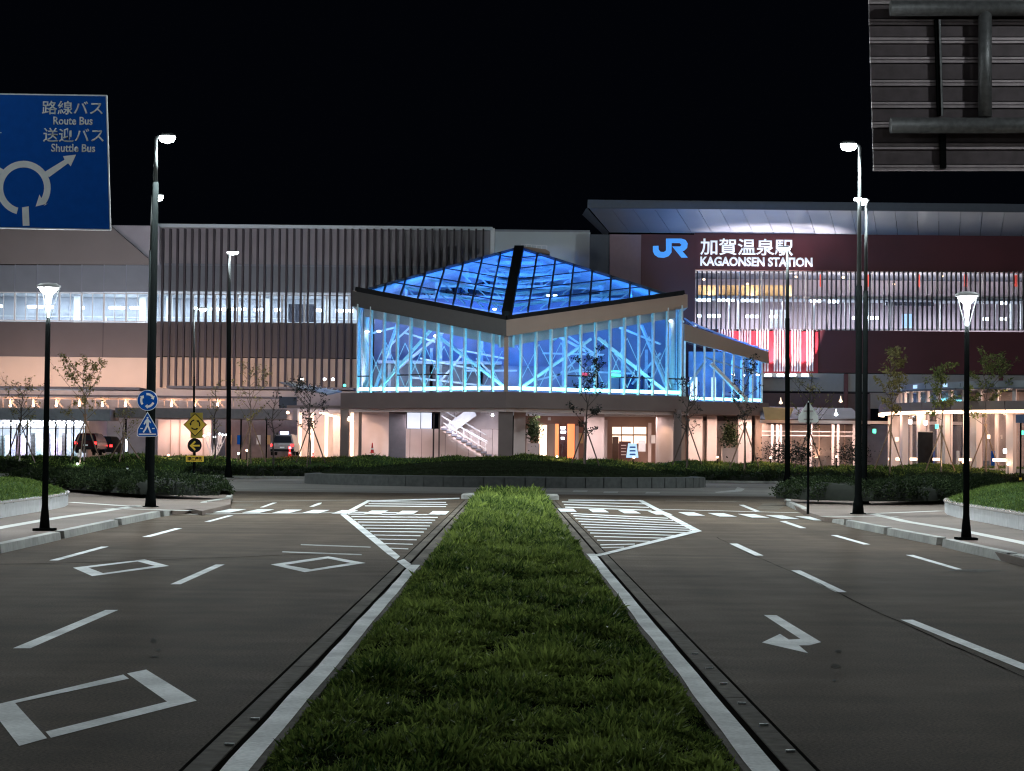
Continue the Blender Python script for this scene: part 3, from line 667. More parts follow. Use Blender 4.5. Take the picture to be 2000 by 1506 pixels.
for i in range(18):
    a = -58+43.5*i; dv = 0.0
    if a > 690: break
    v0, v1 = 571+0.010*(a-100), 628+0.010*(a-100)
    fr = MB(); fb(fr, a, v0, a+43, v0+2, YB+0.05, 0.2); fb(fr, a, v1-2.5, a+43, v1, YB+0.05, 0.2); fb(fr, a, v0+2, a+1.6, v1-2.5, YB+0.05, 0.2); fb(fr, a+20.5, v0+2, a+21.8, v1-2.5, YB+0.07, 0.12); fb(fr, a+41.6, v0+2, a+43, v1-2.5, YB+0.05, 0.2)
    f = fr.obj('window_frame', M['white'], sb)
    fbox('pane', a+1.6, v0+2, a+20.5, v1-2.5, YB+0.12, 0.03, 'glass', f); fbox('pane', a+21.8, v0+2, a+41.6, v1-2.5, YB+0.12, 0.03, 'glass', f)
nf = 0
u = 318.0
while u < 950:
    x = PX(u, 600, YB); MB().box(x-0.075, x+0.075, YB-0.62, YB-0.02, PZ(u, 757, YB), PZ(u, 446.5, YB-0.6)).obj('fin', M['fin'], sb); u += 14.2
# concourse behind the window band
zc, zf = PZ(300, 569, YB), PZ(300, 640, YB)
X0, X1 = PX(-60,600,YB), PX(960,600,YB)
MB().box(X0, X1, YB+0.4, YB+9, zf-0.3, zf).obj('platform_floor', M['interior'], sb)
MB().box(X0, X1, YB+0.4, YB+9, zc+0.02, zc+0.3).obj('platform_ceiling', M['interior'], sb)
MB().box(X0, X1, YB+8.6, YB+9, zf, zc).obj('platform_back_wall', mat('platform_wall', (0.50,0.52,0.58), 0.8, var=0.3, scale=0.25), sb)
for i in range(23):
    x = X0 + 1.2 + i*1.9 + random.uniform(-.2,.2)
    MB().box(x, x+0.10, YB+4.2, YB+4.3, zf, zf+1.15).obj('railing_post', M['white'], sb)
for z in (0.55, 1.1): MB().box(X0, X1, YB+4.22, YB+4.28, zf+z, zf+z+0.07).obj('railing', M['white'], sb)
for i, uu in enumerate((150, 278, 330, 520, 640)): fbox('column', uu-6, 560, uu+6, 645, YB+5.5, 0.5, 'white', sb)
for u0, u1, v in ((-4,4,598),(54,84,599),(97,104,600),(146,164,601),(213,243,601),(254,283,601),(376,402,603),(412,441,604),(452,480,604),(496,520,605),(536,548,605),(600,628,606),(655,690,607)):
    fb(MB(), u0, v-2.6, u1, v+2.6, YB+6.5, 0.12).obj('ceiling_lamp', E['cool'], sb)
for i in range(9):
    x = X0+2.5+i*4.6; light('AREA', (x, YB+3.5, zc-0.05), 850, (0.82,0.92,1.0), sb, size=3.6, sy=0.4, target=(x, YB+3.5, 0))
fbox('dark_opening', 563, 594, 613, 629, YB+3.0, 0.2, 'intdark', sb)
# pale flank panel
fbox('flank_panel', 966, 453, 1152, 640, YB-0.2, 0.5, 'fa_pale', sb); fbox('flank_post', 957, 446, 965.5, 640, YB-0.4, 0.6, 'white', sb)
fbox('flank_cap', 966, 449, 1152, 453, YB-0.3, 0.6, 'soffit', sb)
# ------------------------------------------------------------------ main hall (right)
YR = 186.0
rb = thing('station_hall', 'maroon station hall with lit finned windows and a white station name', 'building', (30, YR, 0))
YF = YR - 6.5
def sl(name, pts, m, parent, th=0.3): return MB().slab(pts, (0,0,th)).obj(name, m if not isinstance(m,str) else M[m], parent)
zt = PZ(1600, 411, YF); zb = PZ(1600, 458, YR)
xa, xb_, xe = PX(1150,405,YF), PX(1190,458,YR), PX(2090,415,YF)
for i in range(22):    # soffit boards, one by one
    t0, t1 = i/22, (i+1)/22; g = 0.02
    A0 = Vector((xa+(xe-xa)*t0+g, YF, zt)); A1 = Vector((xa+(xe-xa)*t1-g, YF, zt)); B1 = Vector((xb_+(xe+1-xb_)*t1-g, YR, zb)); B0 = Vector((xb_+(xe+1-xb_)*t0+g, YR, zb))
    MB().slab([A0,A1,B1,B0], (0,0,0.2)).obj('soffit_panel', M['soffit'], rb)
MB().box(xa-0.1, xe, YF-0.35, YF-0.02, zt-0.02, zt+0.5).obj('roof_edge', M['slate'], rb)
MB().slab([(xa-0.1,YF-0.3,zt+0.5),(xe,YF-0.3,zt+0.5),(xe,YR+12,zt+1.2),(xb_,YR+12,zt+1.2)], (0,0,0.15)).obj('roof', M['slate'], rb)
MB().slab([(xa-0.12,YF,zt),(xb_-0.05,YR,zb),(xb_-0.05,YR+4,zb),(xa-0.12,YR+4,zt+0.6)], (-0.08,0,0)).obj('gable_end', M['slate'], rb)
fbox('end_wall', 1151, 458, 1189.5, 700, YR+0.3, 0.4, 'slate', rb); fbox('side_wall', 1189.6, 458, 1251, 760, YR, 0.4, 'pinkgrey', rb)
fbox('sign_wall', 1251, 458, 1357, 800, YR-0.1, 0.4, 'maroon', rb); fbox('sign_wall', 1357, 458, 2090, 530, YR-0.1, 0.4, 'maroon', rb)
fbox('dado_wall', 1357, 646, 2090, 729, YR-0.1, 0.4, 'maroon', rb)
fbox('pale_band', 1251, 730, 2090, 766, YR-0.05, 0.4, mat('pale_grey_green_wall', (0.33,0.32,0.30), 0.7, var=0.04), rb); fbox('band_joint', 1400, 765.5, 2090, 767.5, YR-0.12, 0.2, 'fin', rb)
fbox('lower_band', 1700, 767, 2090, 800, YR-0.02, 0.4, mat('pale_grey_wall', (0.30,0.28,0.26), 0.7, var=0.04), rb); fbox('lower_band', 1251, 767, 1700, 830, YR-0.02, 0.4, mat('dark_mauve_wall', (0.13,0.085,0.085), 0.7, var=0.06), rb)
fbox('ground_floor_wall', 1251, 830, 2090, 935, YR+0.3, 0.4, 'concrete', rb)
for uu in (1652, 1955): fbox('downpipe', uu-4, 730, uu+4, 935, YR-0.3, 0.2, mat('maroon_pipe_%d'%uu, (0.12,0.03,0.035), 0.5), rb)
u = 1361.0; k = 0
while u < 2085:
    x = PX(u, 590, YR); dv = 0.010*(u-1600)
    MB().box(x-0.055, x+0.055, YR-0.45, YR-0.12, PZ(u, 646, YR), PZ(u, 530, YR)).obj('fin', M['fin'], rb); u += 9.35; k += 1
hz0, hz1, hz2 = PZ(1650,648,YR), PZ(1650,581,YR), PZ(1650,531,YR); HX0, HX1 = PX(1357,590,YR), PX(2090,590,YR)
MB().box(HX0, HX1, YR+0.3, YR+9, hz0-0.3, hz0).obj('hall_floor', M['interior'], rb)
MB().box(HX0, HX1, YR+0.35, YR+4, hz1-0.15, hz1+0.1).obj('gallery_floor', M['interior'], rb)
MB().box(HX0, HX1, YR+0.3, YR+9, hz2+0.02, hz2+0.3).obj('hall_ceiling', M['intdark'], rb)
MB().box(HX0, HX1, YR+8.6, YR+9, hz0, hz2).obj('hall_back_wall', mat('hall_wall', (0.46,0.38,0.42), 0.8, var=0.35, scale=0.3), rb)
for i in range(17):
    a = 1359+43.2*i; fr = MB(); fb(fr, a, 530.5, a+42.5, 532.5, YR+0.0, 0.15); fb(fr, a, 579, a+42.5, 583, YR, 0.15); fb(fr, a, 643, a+42.5, 645.5, YR, 0.15); fb(fr, a+41, 532.5, a+42.5, 579, YR, 0.15); fb(fr, a+41, 583, a+42.5, 643, YR, 0.15)
    f = fr.obj('window_frame', M['white'], rb); fbox('pane', a, 533, a+41, 579, YR+0.06, 0.03, 'glass', f); fbox('pane', a, 583, a+41, 643, YR+0.06, 0.03, 'glass', f)
for i in range(5): fbox('tan_panel', 1361+43.2*i, 557, 1361+43.2*i+(40 if i<4 else 12), 578, YR+2.5, 0.1, 'tan', rb)
for uu in (1604, 1697, 1794, 1886, 1984): fbox('red_banner', uu-3, 536, uu+3, 560, YR+1.5, 0.05, mat('red_fabric_%d'%uu, (0.7,0.08,0.06), 0.7), rb)
for u0,u1,v in ((1360,1388,586),(1402,1434,586),(1445,1483,587),(1583,1606,588),(1613,1638,589),(1360,1370,617),(1380,1398,617),(1402,1409,617),(1457,1481,618),(1502,1521,618),(1665,1674,621),(1692,1718,621),(1920,1931,623),(1952,1966,623),(1955,1966,592)):
    fb(MB(), u0, v-2.6, u1, v+2.6, YR+1.2, 0.1).obj('ceiling_lamp', E['cool'], rb)
for uu in (1375,1460,1555,1647,1746,1840): fb(MB(), uu-2, 538+0.25*((uu*7)%80), uu+2, 541+0.25*((uu*7)%80), YR+1.8, 0.1).obj('downlight', E['warm'], rb)
fbox('lit_screen', 1762, 613, 1783, 641, YR+2, 0.1, E['screen'], rb)
fbox('dark_beam', 1730, 590, 1825, 597, YR+1.5, 0.3, 'intdark', rb); fbox('display_shelf', 1505, 605, 1540, 640, YR+2.4, 0.3, 'white', rb)
for uu in (1425, 1442, 1485, 1529, 1590, 1652, 1695, 1740, 1838, 1943, 1975, 1995): fbox('column', uu-1.6, 583, uu+1.6, 645, YR+1.4+(uu%3)*0.4, 0.25, 'white', rb)
for i in range(9):
    x = HX0+1.5+i*3.5; s = 1.0 if i < 6 else 0.55
    light('AREA', (x, YR+2.2, hz1-0.25), 1100*s, (0.95,0.93,1.0), rb, size=2.5, sy=0.5, target=(x, YR+2.2, 0)); light('AREA', (x, YR+1.5, hz1+0.15), 480*s, (1.0,0.88,0.8), rb, size=2.5, sy=0.4, target=(x, YR+2.6, 60))
for i in range(7):
    x = PX(1330+i*52, 570, YR); light('AREA', (x, YR-1.6, zb-3.2), 10, (0.9,0.93,1.0), rb, size=1.6, sy=0.2, target=(x, YR-2.6, zb+4), spread=math.radians(140))
# maroon wall under uplights: red glow in the colour, white streaks as added louvres
fbox('lit_maroon_patch', 1400, 647, 1598, 728, YR-0.22, 0.1, 'maroon_lit', rb)
r_ = random.Random(4)
u = 1404.0
while u < 1590:
    x = PX(u, 690, YR); w_ = 0.06
    MB().box(x-w_, x+w_, YR-0.42, YR-0.24, PZ(u,726,YR), PZ(u,643,YR)).obj('streak_louvre', mat('light_streak_white', (0.75,0.62,0.62), 0.5) if 'lou' not in M else M['lou'], rb); u += (5.2, 5.2, 13.5)[int(u*7)%3]
for uu in (1432, 1456, 1480, 1505, 1530, 1548, 1565, 1577):
    x = PX(uu, 725, YR); light('SPOT', (x, YR-0.85, PZ(uu,731,YR)), 12000 if uu > 1470 else 7000, (1.0,0.86,0.86), rb, size=0.06, target=(x, YR-0.2, PZ(uu,655,YR)), spot=math.radians(46), blend=0.7)
for i in range(4): fbox('linear_uplight', 1494+24*i, 730.5, 1507+24*i, 735.5, YR-1.1, 0.1, E['cool'], rb)
fbox('uplight_shelf', 1400, 736, 1600, 738, YR-1.3, 1.1, 'soffit', rb)
# JR emblem and station name
jr = [(1555,160),(1612,158),(1612,198),(1632,220),(1665,222),(1690,205),(1690,84),(1845,84),(1888,98),(1912,135),(1905,180),(1880,205),(1855,212),(1912,278),(1848,278),(1755,165),(1830,165),(1850,148),(1830,128),(1746,128),(1746,225),(1718,262),(1670,280),(1610,276),(1572,250),(1555,215)]
flat('company_emblem', jr, YR-0.45, E['jr'], rb, org=(980,450), s=5.263, depth=0.2)
lettering('station_name_letters', '加賀温泉駅', 1368, 466, 1549, 498.5, YR-0.45, E['letters'], rb, 0.2, 0.012)
lettering('station_name_latin_letters', 'KAGAONSEN STATION', 1368, 502, 1587, 520, YR-0.45, E['letters'], rb, 0.2, 0.03)

# ------------------------------------------------------------------ glass pavilion
pv = thing('glass_pavilion', 'blue lit glass pavilion with pyramid roof on a raised floor in the middle', 'pavilion', tuple(W(988,930,162)))
YC, YL, YRt, YBk = 162.0, 169.0, 169.5, 185.5
C0, L0, R0 = W(988,763,YC), W(697,765,YL), W(1331,770,YRt)
ZF = (C0.z+L0.z+R0.z)/3
for p in (C0, L0, R0): p.z = ZF
fCb, fCt = W(989,657,YC-0.6), W(989,625,YC-0.6); fLb, fLt = W(688,598,YL+0.3), W(688,568,YL+0.3); fRb, fRt = W(1343,601,YRt+0.3), W(1343,575,YRt+0.3)
A = W(1014,484,177.5); A2 = W(1014.5,484,177.5)
MB().slab([fLb,fLt,fCt,fCb], (0.15,0.5,0)).obj('eave_fascia', mat('shaded_eave_fascia', (0.075,0.07,0.07), 0.5, var=0.04), pv)  # left fascia in a darker colour to paint in its shaded side
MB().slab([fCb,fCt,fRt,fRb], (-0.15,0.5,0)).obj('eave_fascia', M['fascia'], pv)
zB = 14.0
bL, bR = Vector((fLb.x+0.2, YBk, fLb.z)), Vector((fRb.x-0.2, YBk, fRb.z)); Bk = Vector(((A.x+A2.x)/2, YBk, A.z-1.5))
MB().slab([fLb,fLt,Vector((fLt.x,YBk,fLt.z)),Vector((fLb.x,YBk,fLb.z))], (0.3,0,0)).obj('side_fascia', M['fascia'], pv)
MB().slab([fRb,fRt,Vector((fRt.x,YBk,fRt.z)),Vector((fRb.x,YBk,fRb.z))], (-0.3,0,0)).obj('side_fascia', M['fascia'], pv)
# roof frame
rL, rC, rR = W(716,568,YL+0.2)+Vector((0,0,0.1)), W(990,613,YC+0.3), W(1306,577,YRt+0.2)+Vector((0,0,0.05))
def bar(name, a, b, w1, w2, m, par=pv, **k): return MB().bar(a, b, w1, w2).obj(name, M[m] if isinstance(m,str) else m, par)
bar('roof_kerb', fLt+Vector((0.3,0.3,0.12)), fCt+Vector((0.05,0.6,0.14)), 0.35, 0.42, 'black'); bar('roof_kerb', fCt+Vector((0,0.6,0.14)), fRt+Vector((-0.3,0.3,0.12)), 0.35, 0.42, 'black')
bar('hip_rail', rC, A, 0.75, 0.4, 'black'); bar('hip_rail', rL, A, 0.16, 0.2, 'fin'); bar('hip_rail', rR, A2, 0.16, 0.2, 'fin')
M['roofbar'] = mat('dark_roof_bar', (0.03,0.035,0.06), 0.5); M['truss'] = mat('white_truss_tube', (0.75,0.78,0.8), 0.5)
def clip(poly, f):   # keep f >= 0
    out = []
    for i in range(len(poly)):
        a, b = poly[i], poly[(i+1)%len(poly)]; fa, fb_ = f(a), f(b)
        if fa >= 0: out.append(a)
        if (fa >= 0) != (fb_ >= 0):
            t = fa/(fa-fb_); out.append((a[0]+(b[0]-a[0])*t, a[1]+(b[1]-a[1])*t))
    return out
def roofface(Lp, Cp, Ap, cols, rows, down):
    dn = Vector((0,0,-down))
    Pt = lambda t, s: Lp + (Cp-Lp)*t + (Ap-Cp)*s
    for i in range(cols):
        t0, t1 = i/cols, (i+1)/cols
        if i: bar('roof_bar', Pt(t0,0), Pt(t0,t0), 0.13, 0.16, 'roofbar')
        for j in range(rows):
            s0, s1 = j/rows, (j+1)/rows
            q = clip([(t0+.004,s0+.004),(t1-.004,s0+.004),(t1-.004,s1-.004),(t0+.004,s1-.004)], lambda p: p[0]-p[1])
            if len(q) < 3: continue
            a = 0; 
            for k in range(len(q)): a += q[k][0]*q[(k+1)%len(q)][1]-q[(k+1)%len(q)][0]*q[k][1]
            if abs(a) < 0.002: continue
            MB().slab([Pt(*p) for p in q], (0,0,0.04)).obj('roof_pane', M['glassroof'], pv)
    for j in range(1, rows):
        s = j/rows; bar('roof_crossbar', Pt(s,s), Pt(1,s), 0.07, 0.09, 'roofbar')
    for j in range(0, rows):   # steel trusses under the glass
        s = (j+0.35)/rows; bar('truss_chord', Pt(s+0.02,s)+dn, Pt(1,s)+dn, 0.16, 0.16, 'truss')
        s2 = (j+0.8)/rows; bar('truss_chord', Pt(s2,s2)+dn*1.9, Pt(1,s2)+dn*1.9, 0.12, 0.12, 'truss')
        for i in range(cols):
            t = i/cols
            if t > s: bar('truss_brace', Pt(t,s)+dn, Pt(min(1,t+0.5/cols),s)+dn*1.9, 0.09, 0.09, 'truss'); bar('truss_brace', Pt(min(1,t+0.5/cols),s2)+dn*1.9, Pt(min(1,t+1/cols),s)+dn, 0.09, 0.09, 'truss')
roofface(rL, rC, A, 8, 6, 0.55); roofface(rR, rC, A2, 8, 6, 0.55)
M['blueceil'] = mat('inner_roof_panel', (0.62,0.64,0.72), 0.7, var=0.25, scale=0.5)
for a, b, c in ((Vector((rL.x,rL.y,rL.z-0.15)), A-Vector((0,0,0.2)), Vector((bL.x,YBk,rL.z-0.1))), (A-Vector((0,0,0.2)), Vector((bL.x,YBk,rL.z-0.1)), Bk), (A2-Vector((0,0,0.2)), Vector((bR.x,YBk,rR.z-0.1)), Bk), (Vector((rR.x,rR.y,rR.z-0.15)), A2-Vector((0,0,0.2)), Vector((bR.x,YBk,rR.z-0.1)))):
    MB().slab([a,b,c], (0,0,0.12)).obj('rear_roof_panel', M['blueceil'], pv)
for t in (0.15,0.35,0.55,0.75):
    a = A.lerp(Vector((bL.x,YBk,rL.z)), t)-Vector((0,0,0.5)); b = A2.lerp(Vector((bR.x,YBk,rR.z)), t)-Vector((0,0,0.5)); bar('roof_purlin', a, b, 0.25, 0.25, 'truss')
    bar('roof_purlin', A.lerp(rL,t)-Vector((0,0,.6)), Bk.lerp(Vector((bL.x,YBk,rL.z)),t)-Vector((0,0,.6)), 0.22,0.22,'truss'); bar('roof_purlin', A2.lerp(rR,t)-Vector((0,0,.6)), Bk.lerp(Vector((bR.x,YBk,rR.z)),t)-Vector((0,0,.6)), 0.22,0.22,'truss')
# cap with vent and rail
cap = MB(); cap.slab([W(1016,488,178),W(1074,497,178),W(1074,492,178),W(1066,487,178),W(1020,481,178)], (0,1.2,0)).obj('roof_vent', M['fascia'], pv)
for i in range(6):
    u = 1018+i*10; bar('vent_rail_post', W(u,484+i*0.6,178.2), W(u,477+i*0.6,178.2), 0.05, 0.05, 'white')
bar('vent_rail', W(1018,477,178.2), W(1069,480.5,178.2), 0.05, 0.05, 'white')
# glazed walls
def eave(P, a0, a1, b0, b1):  # bottom of fascia above plan point
    t = (Vector((P.x,P.y,0))-Vector((a0.x,a0.y,0))).length/(Vector((a1.x,a1.y,0))-Vector((a0.x,a0.y,0))).length
    return b0.z + (b1.z-b0.z)*t
M['mullion'] = mat('white_mullion', (0.62,0.68,0.70), 0.45, 0.1)
def glazed(a, b, ea, eb, n, transoms):
    d = (b-a); L = d.length; d.normalize(); nrm = Vector((d.y,-d.x,0))
    if nrm.y > 0: nrm = -nrm
    for i in range(n+1):
        p = a + d*(L*i/n); zt_ = ea + (eb-ea)*i/n
        bar('mullion', Vector((p.x,p.y,ZF-0.1))-nrm*0.16, Vector((p.x,p.y,zt_+0.1))-nrm*0.16, 0.10, 0.40, 'mullion') if False else MB().add([tuple(Vector((p.x,p.y,z))+d*sx*0.05-nrm*sy) for z in (ZF-0.1, zt_+0.15) for sx,sy in ((-1,-0.06),(1,-0.06),(1,0.24),(-1,0.24))], [(3,2,1,0),(4,5,6,7),(0,1,5,4),(1,2,6,5),(2,3,7,6),(3,0,4,7)]).obj('mullion', M['mullion'], pv)
        if i == n: break
        q = a + d*(L*(i+1)/n); zq = ea + (eb-ea)*(i+1)/n
        g = 0.08; P0 = p+d*g; Q0 = q-d*g
        MB().slab([Vector((P0.x,P0.y,ZF)),Vector((Q0.x,Q0.y,ZF)),Vector((Q0.x,Q0.y,zq+0.1)),Vector((P0.x,P0.y,zt_+0.1))], -nrm*0.03).obj('pane', M['glass'], pv)
        s0 = P0-nrm*0.20+Vector((0,0,0)); s1 = Q0-nrm*0.20
        bar('floor_led', Vector((s0.x,s0.y,ZF+0.17)), Vector((s1.x,s1.y,ZF+0.17)), 0.10, 0.24, E['cyan'])
        if i in transoms: 
            for h in transoms[i]: bar('transom', Vector((P0.x,P0.y,ZF+h)), Vector((Q0.x,Q0.y,ZF+h)), 0.06, 0.09, 'fin')
    c = (a+b)/2-nrm*0.75; o = light('AREA', (c.x,c.y,ZF+0.25), 2700, (0.12,0.64,1.0), pv, size=L*0.92, sy=0.25); o.rotation_euler = (math.radians(180),0,math.atan2(d.y,d.x))
    # inner eave beam
    off = -nrm*0.85
    MB().slab([a+off+Vector((0,0,ea-ZF-0.75)), b+off+Vector((0,0,eb-ZF-0.75)), b+off+Vector((0,0,eb-ZF+0.5)), a+off+Vector((0,0,ea-ZF+0.5))], -nrm*0.3).obj('eave_beam', M['plaster'], pv)
    return d, nrm
t1 = {0:[1.15],3:[1.2],4:[1.2],5:[1.2],6:[1.2]}; t2 = {4:[1.2],5:[1.2],7:[1.2],8:[1.2],9:[1.2],11:[1.2],12:[1.2]}
dl, nl = glazed(L0, C0, fLb.z, fCb.z, 11, t1)
dr, nr = glazed(C0, R0, fCb.z, fRb.z, 12, t2)
MB().box(C0.x-0.16, C0.x+0.16, C0.y-0.12, C0.y+0.2, ZF-0.2, fCb.z+0.1).obj('corner_post', M['fascia'], pv)
# side walls back to the hall
for P, zt_ in ((L0, fLb.z), (R0, fRb.z)):
    for k in range(6):
        y = P.y+(YBk-P.y)*(k+1)/6; MB().box(P.x-0.06, P.x+0.06, y-0.15, y+0.15, ZF, zt_).obj('side_mullion', M['mullion'], pv)
    MB().box(P.x-0.02, P.x+0.02, P.y+0.2, YBk, ZF, zt_).obj('side_pane', M['glass'], pv)
for (u, Y) in ((713,172.5),(1312,172.5)):   # round inner columns
    p = W(u, 765, Y); MB().tube([(p.x,p.y,ZF),(p.x,p.y,fLb.z+0.4)], 0.24, 14).obj('column', M['white'], pv, smooth=True)
for (a, b, ya, yb) in (((737,763),(846,640),168.3,167.4),((853,655),(985,755),167.3,163.2),((1018,757),(1154,662),163.6,167),((1168,660),(1304,768),167.2,170.5),((731,764),(776,634),171,175),((1253,636),(1306,766),175,171.5),((766,730),(900,620),180,178),((1060,640),(1170,700),180,178)):
    bar('steel_brace', W(*a,ya), W(*b,yb), 0.20, 0.20, 'truss')
for (a, b, ya, yb) in (((905,724),(1010,724),178,178),((1060,690),(1180,693),178,178),((800,737),(960,755),176,176),((1050,742),(1160,715),176,176),((1080,665),(1110,640),174,170),((1210,640),(1290,672),176,172),((820,700),(930,722),177,177),((880,680),(985,700),179,179),((745,690),(800,640),174,174),((860,745),(905,690),175,175),((930,700),(975,745),175,175),((1075,745),(1130,700),176,176),((1100,650),(1160,690),175,175),((1200,690),(1250,745),174,174),((1235,750),(1290,690),176,174),((790,650),(850,668),173,173),((1120,725),(1240,730),179,179),((710,655),(770,640),173,174)):
    bar('inner_beam', W(*a,ya), W(*b,yb), 0.14, 0.14, 'truss')
for k in range(7):      # slender tie rods behind the glazing
    ua, ub = 715+k*38, 753+k*38; bar('tie_rod', W(ua,757,170.5), W(ub,668+k*3,171), 0.05, 0.05, 'truss'); bar('tie_rod', W(ub,757,170.5), W(ua,664+k*3,171), 0.05, 0.05, 'truss')
    ua, ub = 1010+k*43, 1053+k*43; bar('tie_rod', W(ua,757,170.5), W(ub,672-k*3,171), 0.05, 0.05, 'truss'); bar('tie_rod', W(ub,757,170.5), W(ua,676-k*3,171), 0.05, 0.05, 'truss')
for i, u in enumerate((760,800,842,860,905,940,1045,1100,1165,1215,1262)):
    p = W(u, 765, 181+(i%3)); MB().box(p.x-0.12, p.x+0.12, p.y, p.y+0.25, ZF, 10.5+(i%2)*2).obj('inner_post', M['mullion'], pv)
MB().box(PX(730,700,183), PX(1300,700,183), 183, 183.3, ZF, ZF+2.6).obj('gallery_wall', mat('gallery_wall_paint', (0.33,0.32,0.38), 0.8, var=0.4, scale=0.4), pv)
MB().box(PX(730,700,184), PX(1300,700,184), 184.5, 184.8, ZF+2.6, 15).obj('back_wall', mat('back_wall_paint', (0.30,0.27,0.36), 0.8, var=0.3, scale=0.3), pv)
MB().box(PX(740,700,181), PX(980,700,181), 180, 183, ZF+2.6, ZF+2.85).obj('gallery_deck', M['interior'], pv)
for u in (1215,1232,1250,1268): fbox('dark_door', u-6, 728, u+6, 764, 182.6, 0.2, mat('navy_panel_%d'%u, (0.03,0.06,0.16), 0.5), pv)
fbox('green_screen', 1190, 724, 1212, 738, 181, 0.1, E['green'], pv); fbox('red_screen', 1134, 726, 1152, 736, 180, 0.1, emit('red_screen_glow', (1.0,0.1,0.15), 1.2), pv)
for a in ((717,649),(740,648),(851,657),(966,605),(1071,578),(1084,578),(1310,628)):
    p = W(a[0],a[1],172); MB().lathe(p, [(0.03,0.12),(0.16,0.08),(0.16,0.0),(0.05,-0.05)], 10).obj('ceiling_spotlight', E['cool'], pv)
for (u,v,Y,pw) in ((900,575,172,1500),(1100,575,173,1500),(1020,545,176,1800),(820,600,174,800),(1230,600,175,900),(960,600,181,600)):
    light('POINT', W(u,v,Y), pw, (0.03,0.24,1.0), pv, size=0.5)
for (u,v,Y,pw) in ((850,700,177,500),(1000,690,180,500),(1180,690,178,550)): light('SPOT', W(u,620,171), pw*0.7, (0.60,0.66,1.0), pv, size=0.4, target=W(u,735,183), spot=math.radians(80), blend=0.9)
# raised floor and beams
sl_pts = [Vector((PX(664,780,YL),YL+0.6,0)), Vector((C0.x,YC-0.7,0)), Vector((PX(1346,780,YRt),YRt,0)), Vector((PX(1346,780,YRt),YBk,0)), Vector((PX(664,780,YL),YBk,0))]
z1_, z0_ = ZF-0.12, PZ(988,797,YC)
MB().slab([Vector((p.x,p.y,z0_)) for p in sl_pts], (0,0,z1_-z0_)).obj('floor_slab', M['taupe'], pv)
g2 = 0.5; z00 = PZ(988,804,YC)
MB().slab([Vector((p.x*(1)-0.0, p.y+g2, z00)) for p in sl_pts[:3]]+[Vector((sl_pts[2].x,sl_pts[2].y+1.1,z00)),Vector((C0.x,YC+1.0,z00)),Vector((sl_pts[0].x,sl_pts[0].y+1.1,z00))], (0,0,z0_-z00-0.005)).obj('edge_beam', M['plaster'], pv)
for (u0,u1,Y,m) in ((664,680,169.6,'taupe'),(700,706,170,'taupe'),(973,1001,162.4,'taupe'),(1316,1331,169,'taupe'),(759,792,168.5,'bluepier'),(1003,1026,165.5,'plaster'),(1282,1315,172,'plaster'),(1141,1180,172,'plaster'),(845,848,166,'fin'),(856,859,166.5,'taupe')):
    fbox('pillar', u0, 800, u1, 936, Y, 0.8 if u1-u0 > 8 else 0.2, m, pv)
fbox('lobby_wall', 706, 800, 759, 936, 174, 0.3, 'plaster', pv); fbox('lobby_wall', 792, 838, 980, 936, 174, 0.3, 'plaster', pv)
M['treadgrey'] = mat('stair_tread_grey', (0.12,0.13,0.16), 0.8); fbox('stair_wall', 860, 800, 980, 838, 175, 0.3, 'plaster', pv)
fbox('upper_glazing', 795, 806, 821, 837, 173.8, 0.1, E['coolsoft'], pv); fbox('upper_glazing', 822.5, 806, 843, 837, 173.8, 0.1, E['coolsoft'], pv)
fbox('rear_wall', 1003, 800, 1345, 936, 180, 0.3, mat('brown_shop_wall', (0.26,0.165,0.14), 0.7, var=0.15, scale=0.8), pv)
for a in ((1028,836,1036,905),(1124,832,1130,915),(1180,820,1186,915),(1266,826,1272,915)): fbox('door_frame', *a, 177.7, 0.15, 'plaster', pv)
fbox('poster', 1130, 846, 1139, 866, 177.6, 0.05, 'tan', pv); fbox('poster', 1272, 850, 1280, 866, 177.6, 0.05, 'white', pv); fbox('wall_clock', 1070, 815, 1076, 821, 177.6, 0.05, 'white', pv)
for k in range(9): fbox('ceiling_joint', 1006+k*34, 805.4, 1006+k*34+1.2, 806, 168, 0.1, 'fin', pv)
for k in range(8): fbox('wall_panel_joint', 800+k*23, 838, 800.8+k*23, 930, 173.98, 0.04, 'taupe', pv)
light('AREA', tuple(W(905,812,170)), 170, (0.78,0.82,1.0), pv, size=1.5, target=W(915,850,174.5))
light('AREA', tuple(W(1060,812,168)), 60, (0.78,0.82,1.0), pv, size=1.5, target=W(1020,850,172))
# stair: treads going down to the right
st = [(861,835),(963,900)]
for k in range(11):
    u = 862+k*9.6; v = 836+k*5.7; fbox('stair_tread', u, v, u+12, v+4.2, 171.25, 1.6, 'treadgrey', pv)
MB().slab([W(858,838,171.4),W(866,832,171.4),W(970,895,171.4),W(970,905,171.4),W(958,905,171.4)], (0,0.15,0)).obj('stair_string', M['plaster'], pv)
bar('handrail', W(862,812,171.3), W(952,866,171.3), 0.09, 0.09, 'white'); bar('handrail', W(866,826,171.3), W(950,878,171.3), 0.07, 0.07, 'white'); bar('handrail', W(872,805,173), W(950,850,173), 0.07,0.07,'white')
bar('stair_flight', W(868,845,173), W(925,803,173), 0.3, 0.8, 'white')
bar('handrail_light', W(880,824,171.2), W(952,862,171.2), 0.04, 0.05, E['coolsoft'])
for k in range(6): u = 878+k*14; bar('baluster', W(u,820+k*8.6,171.3), W(u,842+k*8.5,171.3), 0.05, 0.05, 'white')
